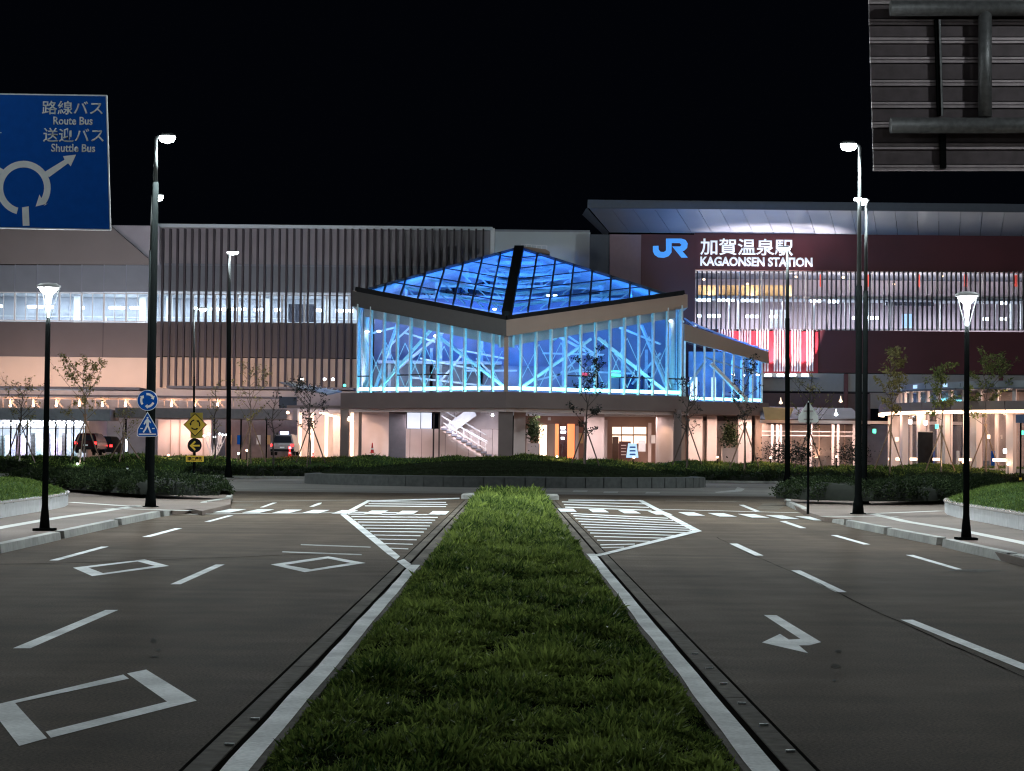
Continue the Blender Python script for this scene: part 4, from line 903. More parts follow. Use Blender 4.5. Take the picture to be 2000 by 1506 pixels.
# shop fronts on the right
fbox('shop_window', 1052, 830, 1068, 905, 178, 0.1, E['peach'], pv); fbox('door_surround', 1070, 828, 1084, 915, 177.8, 0.2, 'fascia', pv)
fbox('orange_panel', 1084, 828, 1091, 915, 177.8, 0.1, E['orange'], pv); fbox('glass_door', 1093, 834, 1112, 915, 178, 0.1, mat('door_glass_dark', (0.06,0.03,0.035), 0.2), pv); fbox('orange_panel', 1108, 828, 1122, 915, 177.8, 0.1, E['orange'], pv)
lettering('shop_letters', 'さる', 1093, 834, 1105, 846, 177.5, E['peach'], pv, 0.05, 0.02) if False else None
for a in ((1095,833,1104,838),(1095,842,1105,846),(1096,854,1102,858)): fbox('lit_sign_stroke', *a, 177.6, 0.05, E['cool'], pv)
for (a,b) in ((1196,1213),(1215,1236),(1238,1262)):
    f = fbox('shop_window', a, 834, b, 848, 178, 0.1, E['peach'], pv); fbox('shop_window', a, 851, b, 866, 178, 0.1, E['peach'], pv)
fbox('shop_door', 1196, 853, 1208, 905, 177.9, 0.1, mat('shop_door_brown', (0.12,0.07,0.05), 0.5), pv); fbox('menu_board', 1209, 862, 1232, 905, 176, 0.2, mat('menu_board_brown', (0.10,0.04,0.035), 0.6), pv)
for k in range(4): fbox('menu_line', 1213, 869+k*6, 1223, 871+k*6, 175.95, 0.03, 'plaster', pv)
fbox('window_bar', 1195, 848.5, 1263, 850.5, 177.95, 0.2, 'fascia', pv)
fbox('notice_board', 1247, 860, 1261, 882, 174, 0.1, 'white', pv)
fbox('ceiling_beam', 1003, 806, 1280, 813, 176, 0.5, 'white', pv)
for (x_, y_, pw) in ((-13,172,170),(-8.5,171.2,90),(-4.5,169,300),(-1.8,168.5,230),(2.5,170,330),(6,170,330),(10.5,172,300),(-7,168,200)):
    light('AREA', (x_,y_,z00-0.1), pw*0.75, (1.0,0.76,0.72), pv, size=1.2, target=(x_,y_,0))
for (u,v,Y) in ((962,812,168),(1022,812,166),(682,818,169)):
    p = W(u,v,Y); MB().lathe(p, [(0.05,0.15),(0.12,0),(0.02,-0.05)], 8).obj('pendant_lamp', E['cool'], pv)
p = W(732,822,173.6); light('SPOT', (p.x,p.y-0.8,p.z+0.8), 260, (1.0,0.6,0.35), pv, size=0.05, target=(p.x,174,p.z-2.0), spot=math.radians(60), blend=0.8)
p = W(1300,826,171.5); light('SPOT', (p.x,p.y-0.6,p.z+0.8), 260, (1.0,0.6,0.35), pv, size=0.05, target=(p.x,172,p.z-2.0), spot=math.radians(60), blend=0.8)
# ------------------------------------------------------------------ annexe to the right of the pavilion
an = thing('glass_annexe', 'lower blue lit glass wing with a sloping eave joining the pavilion on its right', 'pavilion', tuple(W(1420,930,172)))
a0, a1 = W(1337,779,171.5), W(1488,786,176); 
za = (a0.z+a1.z)/2; a0.z = a1.z = za
eb0, et0, eb1, et1 = W(1336,665,171), W(1336,632,171), W(1502,710,175.6), W(1502,688,175.6)
MB().slab([eb0,et0,et1,eb1], (0,0.6,0)).obj('eave_fascia', M['fascia'], an)
MB().slab([et0+Vector((0,.3,.02)),et1+Vector((0,.3,.02)),et1+Vector((-2.0,7,0.9)),et0+Vector((0,7,1.0))], (0,0,0.1)).obj('glass_roof', M['glassroof'], an)
for k in range(9): 
    f = k/8; bar('roof_bar', et0.lerp(et1,f)+Vector((0,.3,.15)), (et0+Vector((0,7,1.0))).lerp(et1+Vector((-2,7,.9)),f)+Vector((0,0,.12)), 0.08, 0.1, 'truss', an)
n = 8; d = (a1-a0); Ln = d.length; d.normalize(); nm = Vector((d.y,-d.x,0))
for i in range(n+1):
    p = a0 + d*(Ln*i/n); zt_ = eb0.z+(eb1.z-eb0.z)*i/n
    MB().box(p.x-0.07, p.x+0.07, p.y-0.02, p.y+0.35, za-0.1, zt_+0.1).obj('mullion', M['mullion'], an)
    if i < n:
        q = a0+d*(Ln*(i+1)/n); zq = eb0.z+(eb1.z-eb0.z)*(i+1)/n
        MB().slab([Vector((p.x+.07,p.y,za)),Vector((q.x-.07,q.y,za)),Vector((q.x-.07,q.y,zq)),Vector((p.x+.07,p.y,zt_))], (0,0.03,0)).obj('pane', M['glass'], an)
        bar('floor_led', Vector((p.x+.09,p.y+.15,za+.12)), Vector((q.x-.09,q.y+.15,za+.12)), 0.1, 0.2, E['cyan'], an)
        if i > 1: bar('upper_transom', Vector((p.x+.07,p.y+.1,zt_-0.85)), Vector((q.x-.07,q.y+.1,zq-0.85)), 0.08, 0.1, 'truss', an)
bar('steel_brace', W(1342,755,172.6), W(1378,705,173), 0.2, 0.2, 'truss', an); bar('steel_brace', W(1388,710,173), W(1460,783,175), 0.26, 0.26, 'truss', an)
MB().slab([Vector((a0.x-0.3,a0.y-0.4,za-1.1)),Vector((a1.x+0.5,a1.y-0.4,za-1.1)),Vector((a1.x+0.5,YBk,za-1.1)),Vector((a0.x-0.3,YBk,za-1.1))], (0,0,0.98)).obj('floor_slab', M['taupe'], an)
MB().box(PX(1345,720,182), PX(1490,720,182), 182, 182.2, za, za+4.2).obj('back_wall', mat('annexe_back_wall', (0.3,0.32,0.4), 0.8, var=0.4, scale=0.6), an)
for k, (u, w_, h0) in enumerate(((1355,14,737),(1394,9,737))):
    fbox('lit_display', u-w_/2, h0, u+w_/2, 782, 176, 0.3, emit('display_glow_%d'%k, (1.0,0.93,0.92), 1.6 if k == 0 else 0.8), an)
for u in (1375,1430,1448,1465,1480): p = W(u,780,179); MB().box(p.x-.1,p.x+.1,p.y,p.y+.2,za,za+3.4).obj('inner_post', M['mullion'], an)
for (u,v) in ((1432,732),(1452,733),(1480,732)): fb(MB(), u-3, v-1.6, u+3, v+1.6, 177, 0.1).obj('ceiling_lamp', E['cool'], an)
c = (a0+a1)/2; o = light('AREA', (c.x,c.y+0.6,za+0.2), 1700, (0.07,0.5,1.0), an, size=Ln*0.9, sy=0.2); o.rotation_euler = (math.radians(180),0,math.atan2(d.y,d.x))
light('POINT', (c.x,c.y+3,za+3.0), 1100, (0.05,0.25,1.0), an, size=0.4); light('POINT', (c.x-2.5,c.y+2.5,za+1.6), 120, (0.6,0.5,1.0), an, size=0.3)
M['lou'] = M['white']
# ground floor beneath the annexe
for (u0,u1,Y,m) in ((1331,1338,173,'fascia'),(1345,1372,177,'plaster'),(1381,1400,177,'plaster'),(1442,1468,176,'plaster'),(1475,1496,177,'fascia')): fbox('pillar', u0, 812, u1, 936, Y, 0.5, m, an)
fbox('glass_wall', 1372, 822, 1440, 936, 179, 0.1, mat('milky_glass', (0.42,0.34,0.33), 0.4), an)
for u in (1372,1382,1400,1420,1439): fbox('post', u-1, 818, u+1, 936, 178.8, 0.15, 'fascia', an)
for (u, pw) in ((1350,170),(1362,170),(1390,120),(1455,300),(1480,160)): 
    p = W(u,822,175.3); light('AREA', (p.x,p.y,p.z), pw*1.0, (1.0,0.68,0.54), an, size=0.5, target=(p.x,p.y+0.6,0))
# ------------------------------------------------------------------ covered walkway right of the annexe
cw = thing('covered_walkway', 'covered walkway with pink lit posts under a dark roof, right of the annexe', 'canopy', tuple(W(1600,935,172)))
fbox('eave_beam', 1485, 822, 1880, 828, 172, 0.4, 'plaster', cw)
MB().slab([W(1485,822,172),W(1683,821,172),W(1664,800,177),W(1560,797,177),W(1485,797,177)], (0,0.05,0.12)).obj('roof', mat('dark_roof_sheet', (0.085,0.06,0.06), 0.6, var=0.1), cw)
MB().slab([W(1490,795,171.5),W(1551,797,171.5),W(1540,820,170.5),W(1495,820,170.5)], (0,0.2,0)).obj('timber_soffit', M['tan'], cw)
for u in (1508,1518,1525,1584,1627,1637,1668): fbox('post', u-2.2, 828, u+2.2, 936, 172.1, 0.2, 'plaster', cw)
for v in (842,850): fbox('rail', 1488, v, 1680, v+2, 172.5, 0.06, 'plaster', cw)
fbox('glass_screen', 1488, 830, 1680, 936, 176, 0.1, mat('dim_screen', (0.17,0.14,0.13), 0.5, var=0.3, scale=0.5), cw)
for u in (1545,1600,1650): fbox('window_bar', u-1, 830, u+1, 936, 175.9, 0.1, 'fascia', cw)
for (u, v, m) in ((1525,785,'peach'),(1642,782,'peach'),(1633,808,'cool'),(1524,812,'warm')):
    p = W(u,v,171.5); MB().lathe(p, [(0.02,0.35),(0.05,0.1),(0.16,-0.1),(0.02,-0.18)], 10).obj('pendant_lamp', E[m], cw)
for u in (1512,1580,1632): p = W(u,832,171.4); light('AREA', (p.x,p.y,p.z), 210, (1.0,0.70,0.60), cw, size=1.0, target=(p.x,p.y+0.8,0))
p = W(1600,892,174.5); light('AREA', (p.x,p.y,p.z), 150, (1.0,0.6,0.4), cw, size=6, sy=0.3, target=(p.x,p.y+0.5,10))
# ------------------------------------------------------------------ bus canopy and shop on the left
bc = thing('bus_canopy', 'long flat bus canopy with warm lit trusses in front of the platform building', 'canopy', tuple(W(250,935,176)))
YK = 176.0
for u in range(-20, 960, 90):      # cooler fill lights added above the canopy to brighten the facade, no fixtures
    p = W(u, 752, YK-2); light('AREA', (p.x,YK-4,p.z+0.3), 170, (0.95,0.88,0.98), bc, size=1.5, sy=0.4, target=(p.x,YB,p.z+9.5), spread=math.radians(150))
M['canopyroof'] = mat('dark_canopy_roof', (0.035,0.025,0.025), 0.6)
for a, b in ((-60,272),(325,690)): fbox('roof_slab', a, 755, b, 760, YK, 3.5, 'canopyroof', bc)
fbox('roof_beam', -60, 772, 560, 775.5, YK-1, 1.0, 'canopyroof', bc)
fbox('chord', -60, 777, 440, 780.5, YK-0.6, 0.15, 'fascia', bc)
k = 0
for i in range(12):
    u = 18+45*i - 45
    if u > 440: break
    zt_, zb_ = 780, 797
    bar('strut', W(u,796,YK-.5), W(u+9,780,YK-.5), 0.09, 0.09, 'fascia', bc); bar('strut', W(u+15,796,YK-.4), W(u+1,780,YK-.4), 0.12, 0.12, 'fascia', bc); bar('strut', W(u+33,796,YK-.4), W(u+33,776,YK-.4), 0.07, 0.07, 'fascia', bc)
    p = W(u+2,793,YK-0.9); MB().lathe(p, [(0.02,0.5),(0.05,0.25),(0.11,0.0),(0.03,-0.06)], 10).obj('downlight', E['warm'], bc)
    light('POINT', (p.x,p.y-0.1,p.z+0.3), 60, (1.0,0.55,0.32), bc, size=0.15)
for u in range(-40, 700, 62):      # warm wash on the beige wall, from the canopy roof up
    p = W(u, 753, YK+6); s = 1.0 if u < 480 else (0.55 if u < 560 else 0.25)
    light('AREA', (p.x,YK+9.5,p.z-0.4), 44*s, (1.0,0.66,0.50), bc, size=2.8, sy=0.3, target=(p.x,YB,p.z+1.6), spread=math.radians(110))
fbox('canopy_fascia', -60, 798, 215, 820, 170, 4, mat('grey_blue_fascia', (0.22,0.24,0.27), 0.5), bc); fbox('canopy_fascia', 225, 798, 560, 817, 171, 5, mat('grey_fascia', (0.15,0.14,0.15), 0.6), bc)
fbox('rear_screen', 308, 820, 412, 935, 182, 0.2, 'plaster', bc); fbox('rear_screen', 440, 820, 600, 935, 183, 0.2, mat('mauve_screen', (0.20,0.16,0.16), 0.7), bc)
for u in (332,350,375,396): fbox('screen_seam', u, 820, u+1.2, 935, 181.9, 0.05, 'fascia', bc)
for u in (20,52,108,128,143,245,300,418,470,520): fbox('post', u-1.3, 818, u+1.3, 936, 172+(u%3), 0.15, 'pole', bc)
for u in (330,370,400): p = W(u, 822, 180.5); light('AREA', (p.x,p.y,p.z), 95, (1.0,0.62,0.48), bc, size=1.2, target=(p.x,p.y+1.0,0))
fbox('dark_board', 545, 775, 579, 797, 171, 0.4, mat('navy_board', (0.03,0.04,0.07), 0.5), bc)
# pale ribbed skillion roof near the pavilion
MB().slab([W(545,748,172),W(668,766,170),W(640,772,168),W(580,760,169)], (0,0,0.1)).obj('ribbed_roof', M['soffit'], bc)
for k in range(10): f = k/9; bar('roof_rib', W(560+f*100,748+f*16,171.9)+Vector((0,0,.12)), W(585+f*62,759+f*12,169)+Vector((0,0,.12)), 0.06, 0.06, 'white', bc)
fbox('lean_to_beam', 560, 792, 668, 797, 170, 0.5, 'taupe', bc)
for (a,b,m) in ((583,588,'peach'),(606,612,'peach'),(634,640,'peach'),(650,664,'concrete'),(684,690,'peach')): fbox('lit_bay', a, 806, b, 936, 175, 0.2, E[m] if m in E else M[m], bc)
fbox('rear_bay_wall', 580, 800, 700, 936, 177, 0.3, 'plaster', bc)
bar('linear_lamp', W(625,806,171.5), W(660,815,170.8), 0.1, 0.14, E['led'], bc)
for u in (600,630,655,690): p = W(u,808,174); light('AREA', (p.x,p.y,p.z), 170, (1.0,0.64,0.46), bc, size=0.8, target=(p.x,p.y+0.5,0))
for (u,v,m) in ((590,741,'cool'),(634,741,'cool'),(650,741,'cool'),(673,753,'green'),(682,820,'warm'),(688,823,'warm'),(562,806,'warm')):
    p = W(u,v,169.5); MB().lathe(p, [(0.02,0.12),(0.11,0.05),(0.11,-0.06),(0.02,-0.1)], 8).obj('spot_lamp', E[m], bc)
st_ = thing('convenience_shop', 'bright white lit shop front under the bus canopy at the left edge', 'shop', tuple(W(80,935,178)))
fbox('floor', -60, 925, 168, 936, 176, 8, 'interior', st_); fbox('back_wall', -60, 818, 168, 930, 184, 0.2, 'interior', st_); fbox('end_wall', 167, 818, 172, 935, 176, 8, 'plaster', st_)
for r_i, v in enumerate((822, 826, 830)):
    for k in range(11): fb(MB(), -56+20*k+r_i*5, v-1.5, -43+20*k+r_i*5, v+1.8, 183-r_i*2.4, 0.3).obj('ceiling_light', E['shop'], st_)
rr_ = random.Random(9)
for k in range(22):
    u = -50+10*k; h0 = rr_.choice((846,851,857)); g_ = rr_.uniform(.2,.7); c = [min(1,g_*rr_.uniform(.8,1.2)) for _ in range(3)]
    key = 'goods%d' % (k % 7)
    if key not in M: M[key] = mat('shelf_goods_%s' % 'abcdefg'[k%7], tuple(c), 0.6, var=0.5, scale=6)
    fbox('shelf_of_goods', u, h0, u+8.5, 930, 181-(k%3), 0.4, key, st_)
for k in range(8):
    u = -50+27*k; f = MB(); fb(f, u, 819, u+1, 934, 176, 0.1); fb(f, u, 836, u+27, 837.2, 176, 0.1); f.obj('shopfront_frame', M['fin'], st_); fbox('shopfront_glass', u+1, 838, u+27, 934, 176.05, 0.03, 'glass', st_)
for x in (5,45,85,125,155): p = W(x,822,180); light('AREA', (p.x,p.y,p.z), 520, (0.82,0.9,1.0), st_, size=2.5, target=(p.x,p.y,0))
p = W(60,840,175); light('AREA', (p.x,p.y-1,p.z+0.5), 220, (0.8,0.9,1.0), st_, size=5, sy=0.5, target=(p.x,p.y-4,0))
# ------------------------------------------------------------------ round glass building (right)
rd = thing('round_glass_building', 'round single storey glass building with glowing eave lines at the right edge', 'building', tuple(W(1900,935,165)))
RR = 17.0; RX = PX(1738,760,168)+RR; RY = 168.0
def ringseg(a0_, a1_, r0, r1, z0, z1, n=1):
    mb = MB()
    for i in range(n):
        t0 = a0_+(a1_-a0_)*i/n; t1 = a0_+(a1_-a0_)*(i+1)/n
        vs = [(RX+r*math.cos(t), RY+r*math.sin(t), z) for z in (z0,z1) for r,t in ((r0,t0),(r1,t0),(r1,t1),(r0,t1))]
        mb.add(vs, [(0,1,2,3),(7,6,5,4),(0,4,5,1),(1,5,6,2),(2,6,7,3),(3,7,4,0)])
    return mb
zr = lambda v: PZ(1745, v, 168)
A0_, A1_ = math.radians(160), math.radians(290)
seg = 26
zz = dict(par=zr(752), rt=zr(765), ce=zr(768), cb=zr(790), ev=zr(806), led=zr(812), gl=zr(822), base=zr(912))
for i in range(seg):
    t0 = A0_+(A1_-A0_)*i/seg; t1 = A0_+(A1_-A0_)*(i+1)/seg; g = 0.002
    ringseg(t0, t1, RR-1.2, RR-1.0, zz['rt'], zz['par'], 1).obj('parapet_panel', M['screenblue'] if 'screenblue' in M else M['fa_bluegrey'], rd)
    if i % 3 != 2: ringseg(t0+0.01, t1-0.035, RR-1.0, RR-0.94, zz['rt']+0.15, zz['par']-0.1, 1).obj('parapet_light_panel', E['screen'] if i % 3 == 0 and i < 12 else M['fa_bluegrey'], rd)
    ringseg(t0+g, t1-g, RR-0.6, RR+0.1, zz['ce'], zz['rt'], 2).obj('upper_eave', M['slate'], rd)
    ringseg(t0+0.02, t1-0.02, RR-0.9, RR-0.86, zz['cb'], zz['ce'], 1).obj('clerestory_pane', M['glass'], rd)
    ringseg(t0-0.008, t0+0.008, RR-0.95, RR-0.75, zz['cb'], zz['ce'], 1).obj('clerestory_post', M['plaster'], rd)
    ringseg(t0+g, t1-g, RR-1.0, RR+0.6, zz['ev'], zz['cb'], 2).obj('lower_eave', M['taupe'], rd)
    ringseg(t0+0.004, t1-0.004, RR+0.45, RR+0.6, zz['led'], zz['ev']-0.01, 2).obj('eave_led', E['led'], rd)
    ringseg(t0+0.015, t1-0.015, RR-0.9, RR-0.87, zz['base'], zz['led'], 1).obj('wall_pane', M['glass'], rd)
    ringseg(t0-0.006, t0+0.006, RR-0.95, RR-0.78, 0, zz['led'], 1).obj('wall_mullion', M['plaster'], rd)
    if i % 2 == 0: ringseg(t0-0.016, t0+0.016, RR-0.55, RR-0.1, 0, zz['led'], 1).obj('column', M['plaster'], rd)
    if i % 2: ringseg(t0+0.01, t1-0.01, RR-0.25, RR-0.1, zr(899), zr(894), 1).obj('floor_led', E['led'], rd)
    ringseg(t0, t1, RR-0.95, RR-0.8, 0, zz['base'], 1).obj('plinth', M['concrete'], rd)
ringseg(A0_, A1_, 0.5, RR-0.5, zz['ce']+0.05, zz['rt']-0.02, 26).obj('roof', M['slate'], rd)
ringseg(A0_, A1_, RR-6.2, RR-6, 0, zz['ce'], 26).obj('inner_wall', mat('inner_round_wall', (0.34,0.25,0.22), 0.8, var=0.3, scale=0.5), rd)
for i in range(9):
    t = math.radians(175+13*i); x, y = RX+(RR-3)*math.cos(t), RY+(RR-3)*math.sin(t)
    light('AREA', (x,y,zz['ce']-0.15), 120, (1.0,0.72,0.60), rd, size=1.6, target=(x,y,0)); x, y = RX+(RR-0.7)*math.cos(t), RY+(RR-0.7)*math.sin(t)
    light('POINT', (RX+(RR-1.6)*math.cos(t),RY+(RR-1.6)*math.sin(t),zz['cb']+0.4), 90, (1.0,0.70,0.55), rd, size=0.2)
    light('AREA', (RX+(RR+0.2)*math.cos(t),RY+(RR+0.2)*math.sin(t),zz['led']-0.05), 80, (1.0,0.62,0.42), rd, size=1.2, target=(x,y,0))
for (u,v,Y,m) in ((1752,858,160,'peach'),(1708,842,165,'green'),(1830,833,158,'green'),(1996,845,152,'green'),(1931,853,156,'peach'),(1778,824,160,'cool'),(1808,826,160,'cool'),(1963,881,152,'cool')):
    fb(MB(), u-3, v-4, u+3, v+4, Y, 0.1).obj('lit_notice', E[m], rd)
pn = thing('dark_panel', 'tall black freestanding panel in front of the round glass building', 'panel', tuple(W(1808,910,150)))
fbox('board', 1794, 844, 1822, 925, 159.3, 0.35, 'black', pn); fbox('top_edge', 1794, 842.6, 1822, 844, 159.28, 0.4, 'plaster', pn)

# posters, timetable boards and doors along the ground floor
r_ = random.Random(12)
for k in range(14):
    u = 425+k*19; 
    if u > 690: break
    fbox('notice_frame', u, 850, u+8, 868, 182.8, 0.05, ('white','tan','signblue','taupe')[k%4], bc)
for k in range(16):
    t0 = math.radians(176+k*7.1); ringseg(t0, t0+0.022, RR-2.6, RR-2.55, 1.0+0.4*(k%2), 2.4, 1).obj('poster', (M['white'],M['tan'],M['signblue'],E['peach'])[k%4], rd)
    ringseg(t0+0.05, t0+0.075, RR-3.2, RR-2.9, 0, 1.1+0.3*(k%3), 1).obj('bench_block', M['intdark'], rd)
# ------------------------------------------------------------------ street lamps
def tall_lamp(label, base, top, head_dx, Y, r0=0.15, r1=0.06, power=6000, hs=1.0, sleeve=0.42, grp=None, kind='SPOT'):
    B = W(base[0], base[1], Y); B.z = SWZ if Y < 110 else 0.1; T = W(top[0], top[1], Y)
    t = thing('street_lamp', label, 'street lamp', tuple(B), grp)
    hgt = T.z - B.z; mid = B.lerp(T, sleeve)
    MB().tube([B, B+Vector((0,0,0.3)), B.lerp(T,.05), mid], [r0*1.7, r0*1.5, r0, r0*0.9], 12).obj('lower_pole', M['pole'], t, smooth=True)
    MB().tube([mid, T], [r0*0.72, r1], 12).obj('upper_pole', M['polelight'], t, smooth=True)
    MB().box(B.x-r0*2, B.x+r0*2, B.y-r0*2, B.y+r0*2, B.z-0.03, B.z+0.03).obj('base_plate', M['pole'], t)
    s = 1 if head_dx > 0 else -1; H = T + Vector((head_dx, 0, abs(head_dx)*0.22))
    MB().tube([T, T+Vector((s*0.12,0,0.08)), H-Vector((s*0.25,0,0.03))], [r1, r1*.9, r1*.7], 8).obj('arm', M['polelight'], t)
    hd = MB(); L_ = 0.25*hs; hd.lathe((0,0,0), [(0.02,0.09),(0.10,0.08),(0.155,0.03),(0.16,0.0)], 16)
    hd.v = [(x*L_/0.16+H.x, y*0.9+H.y, z+H.z) for x,y,z in hd.v]; hd.obj('lamp_head', M['polelight'], t, smooth=True)
    le = MB(); le.lathe((0,0,0), [(0.15,0.0),(0.155,-0.08),(0.12,-0.17),(0.01,-0.22)], 16)
    le.v = [(x*L_/0.16+H.x, y*0.9+H.y, z+H.z-0.004) for x,y,z in le.v]; le.obj('lens', E['street'], t, smooth=True)
    light(kind, H+Vector((0,0,-0.18)), power, (0.86,0.97,1.0), t, size=0.12, target=H+Vector((s*0.25,-0.35,-1)), spot=math.radians(165), blend=0.5)
    return t
M['polelight'] = mat('pale_grey_pole', (0.045,0.05,0.05), 0.45, 0.0, var=0.05)
TL1 = tall_lamp('nearest tall street lamp on the left kerb carrying the two blue signs', (294,1000), (305,270), 0.32, 64.5, power=26000, hs=1.0, sleeve=0.88, r0=0.10, r1=0.045)
tall_lamp('second tall lamp on the left, head just below the nearest one', (287,983), (298,384), 0.2, 80, power=26000, hs=.8, sleeve=0.82, r0=0.095, r1=0.045)
tall_lamp('far tall street lamp in front of the fins of the platform building', (446,940), (448,493), 0.22, 148, kind='POINT', power=13000, sleeve=0.75, hs=1.6, r0=0.16, r1=0.09)
tall_lamp('nearest tall street lamp on the right kerb with its head turned left', (1676,1012), (1679,286), -0.32, 64.5, power=26000, sleeve=0.62, r0=0.10, r1=0.045)
tall_lamp('second tall street lamp on the right, close behind the nearest one', (1688,992), (1692,391), -0.14, 79, power=26000, hs=.8, sleeve=0.7, r0=0.10, r1=0.045)
tall_lamp('far tall street lamp standing in front of the white station name', (1538,938), (1538,485), -0.25, 149, kind='POINT', power=13000, sleeve=0.7, hs=1.9, r0=0.17, r1=0.09)
tall_lamp('slim far lamp post in front of the lower fins, right of the left lamp posts', (379,935), (379,606), 0.6, 150, power=900, sleeve=0.6, hs=1.1, r0=0.08, r1=0.05)
p = W(1675,389,64.3); MB().box(p.x-.09,p.x+.09,p.y-.1,p.y+.1,p.z-.04,p.z+.04).obj('floodlight', E['street'], bpy.data.objects['street_lamp.003'])
tall_lamp('tall street lamp added for its light on the left kerb beside the camera, outside the view', (-1000,1500), (-990,-700), 0.3, 34.0, power=4200, r0=0.13, kind='POINT')  # unseen pair added to light the blue guide sign
tall_lamp('tall street lamp added for its light on the right kerb beside the camera, outside the view', (3000,1500), (2990,-700), -0.3, 34.0, power=4200, r0=0.13, kind='POINT')
tall_lamp('tall street lamp added for its light on the left kerb nearest the camera, outside the view', (-4200,1700), (-4190,-3100), 0.3, 12.0, power=1500, r0=0.13, kind='POINT')  # unseen pair added to light the near grass and road
tall_lamp('tall street lamp added for its light on the right kerb nearest the camera, outside the view', (6200,1700), (6190,-3100), -0.3, 12.0, power=1500, r0=0.13, kind='POINT')
tall_lamp('tall street lamp added for its light at the left exit of the roundabout, outside the view', (-170,960), (-168,450), 0.3, 112.0, power=34000, kind='POINT')  # unseen pair added to brighten the ring road and island
tall_lamp('tall street lamp added for its light at the right exit of the roundabout, outside the view', (2170,970), (2168,460), -0.3, 112.0, power=34000, kind='POINT')
tall_lamp('tall street lamp added for its light on the left kerb beside the guide sign, outside the view', (-420,1300), (-415,-100), 0.3, 50.0, power=9500, r0=0.13, kind='POINT')  # unseen pair added to light the sign back and the middle of the road
tall_lamp('tall street lamp added for its light on the right kerb beyond the sign back, outside the view', (2420,1300), (2415,-100), -0.3, 50.0, power=9500, r0=0.13, kind='POINT')
def ped_lamp(label, base, top, Y):
    B = W(base[0],base[1],Y); B.z = SWZ; T = W(top[0],top[1],Y)
    t = thing('pedestrian_lamp', label, 'street lamp', tuple(B), 'cone topped lamps beside the road')
    MB().box(B.x-.2,B.x+.2,B.y-.2,B.y+.2,B.z,B.z+.05).obj('base_plate', M['pole'], t)
    MB().tube([B, B+Vector((0,0,.25)), B+Vector((0,0,.5)), Vector((B.x,B.y,T.z-0.75)), Vector((B.x,B.y,T.z-0.62))], [.11,.09,.065,.05,.035], 12).obj('pole', M['pole'], t, smooth=True)
    c = Vector((B.x,B.y,T.z)); MB().lathe(c, [(0.02,0.09),(0.16,0.075),(0.24,0.03),(0.245,0.0),(0.2,-0.02)], 24).obj('cap', M['white'], t, smooth=True)
    MB().lathe(c, [(0.19,-0.03),(0.15,-0.09),(0.075,-0.16),(0.045,-0.35),(0.02,-0.6)], 20).obj('diffuser', E['street'], t, smooth=True)
    for a in (0.3,2.4,4.5): bar('strut', c+Vector((math.cos(a)*.22,math.sin(a)*.22,-.01)), Vector((B.x+math.cos(a)*.03,B.y+math.sin(a)*.03,T.z-.66)), .014,.014, 'polelight', t)
    light('POINT', c+Vector((0,0,-0.25)), 900, (0.90,0.96,1.0), t, size=0.14); return t
ped_lamp('left pedestrian lamp with a glowing white cone top', (87,1040), (97,561), 44.5)
ped_lamp('right pedestrian lamp with a glowing white cone top', (1887,1056), (1890,578), 44.5)

# ------------------------------------------------------------------ signs
def ring_arrows(P, ux, uz, R, w_, m, parent, n=3, frac=0.78, flip=1, y=-0.004, head=2.1):
    for k in range(n):
        a0_ = math.radians(100+360/n*k); sp = 2*math.pi/n*frac; pts = []
        K = 10; ae = a0_ - flip*sp*0.72
        for i in range(K+1): a = a0_+(ae-a0_)*i/K; pts.append(P+ux*((R+w_/2)*math.cos(a))+uz*((R+w_/2)*math.sin(a)))
        pts.append(P+ux*((R+w_*head/2)*math.cos(ae))+uz*((R+w_*head/2)*math.sin(ae)))
        at_ = a0_-flip*sp; pts.append(P+ux*(R*math.cos(at_))+uz*(R*math.sin(at_)))
        pts.append(P+ux*((R-w_*head/2)*math.cos(ae))+uz*((R-w_*head/2)*math.sin(ae)))
        for i in range(K+1): a = ae+(a0_-ae)*i/K; pts.append(P+ux*((R-w_/2)*math.cos(a))+uz*((R-w_/2)*math.sin(a)))
        MB().slab(pts, (0,y,0)).obj('ring_arrow', M[m], parent)
def disc(P, r, n=32): return [P+Vector((r*math.cos(2*math.pi*i/n),0,r*math.sin(2*math.pi*i/n))) for i in range(n)]
X_, Z_ = Vector((1,0,0)), Vector((0,0,1))
def pent(u, vt, vb, wb, wt_v, Y):  # apex, shoulders
    return [W(u,vt,Y), W(u+wb*0.94,wt_v,Y), W(u+wb,vb-3,Y), W(u+wb*0.86,vb,Y), W(u-wb*0.86,vb,Y), W(u-wb,vb-3,Y), W(u-wb*0.94,wt_v,Y)]
YS = 64.1
rs = thing('roundabout_sign', 'round blue roundabout sign with three white arrows on the left lamp post', 'sign', tuple(W(288,782,YS)))
P = W(288,782,YS); MB().slab(disc(P,.30), (0,.02,0)).obj('disc', M['signwhite'], rs); MB().slab(disc(P+Vector((0,-.004,0)),.285), (0,.003,0)).obj('face', M['signblue'], rs)
ring_arrows(P+Vector((0,-.005,0)), X_, Z_, 0.18, 0.065, 'signwhite', rs); bar('bracket', P+Vector((0,.03,0)), P+Vector((.08,.25,0)), .05,.05, 'galv', rs)
def shrink(poly, k): c = sum(poly, Vector())/len(poly); return [c+(p-c)*k for p in poly]
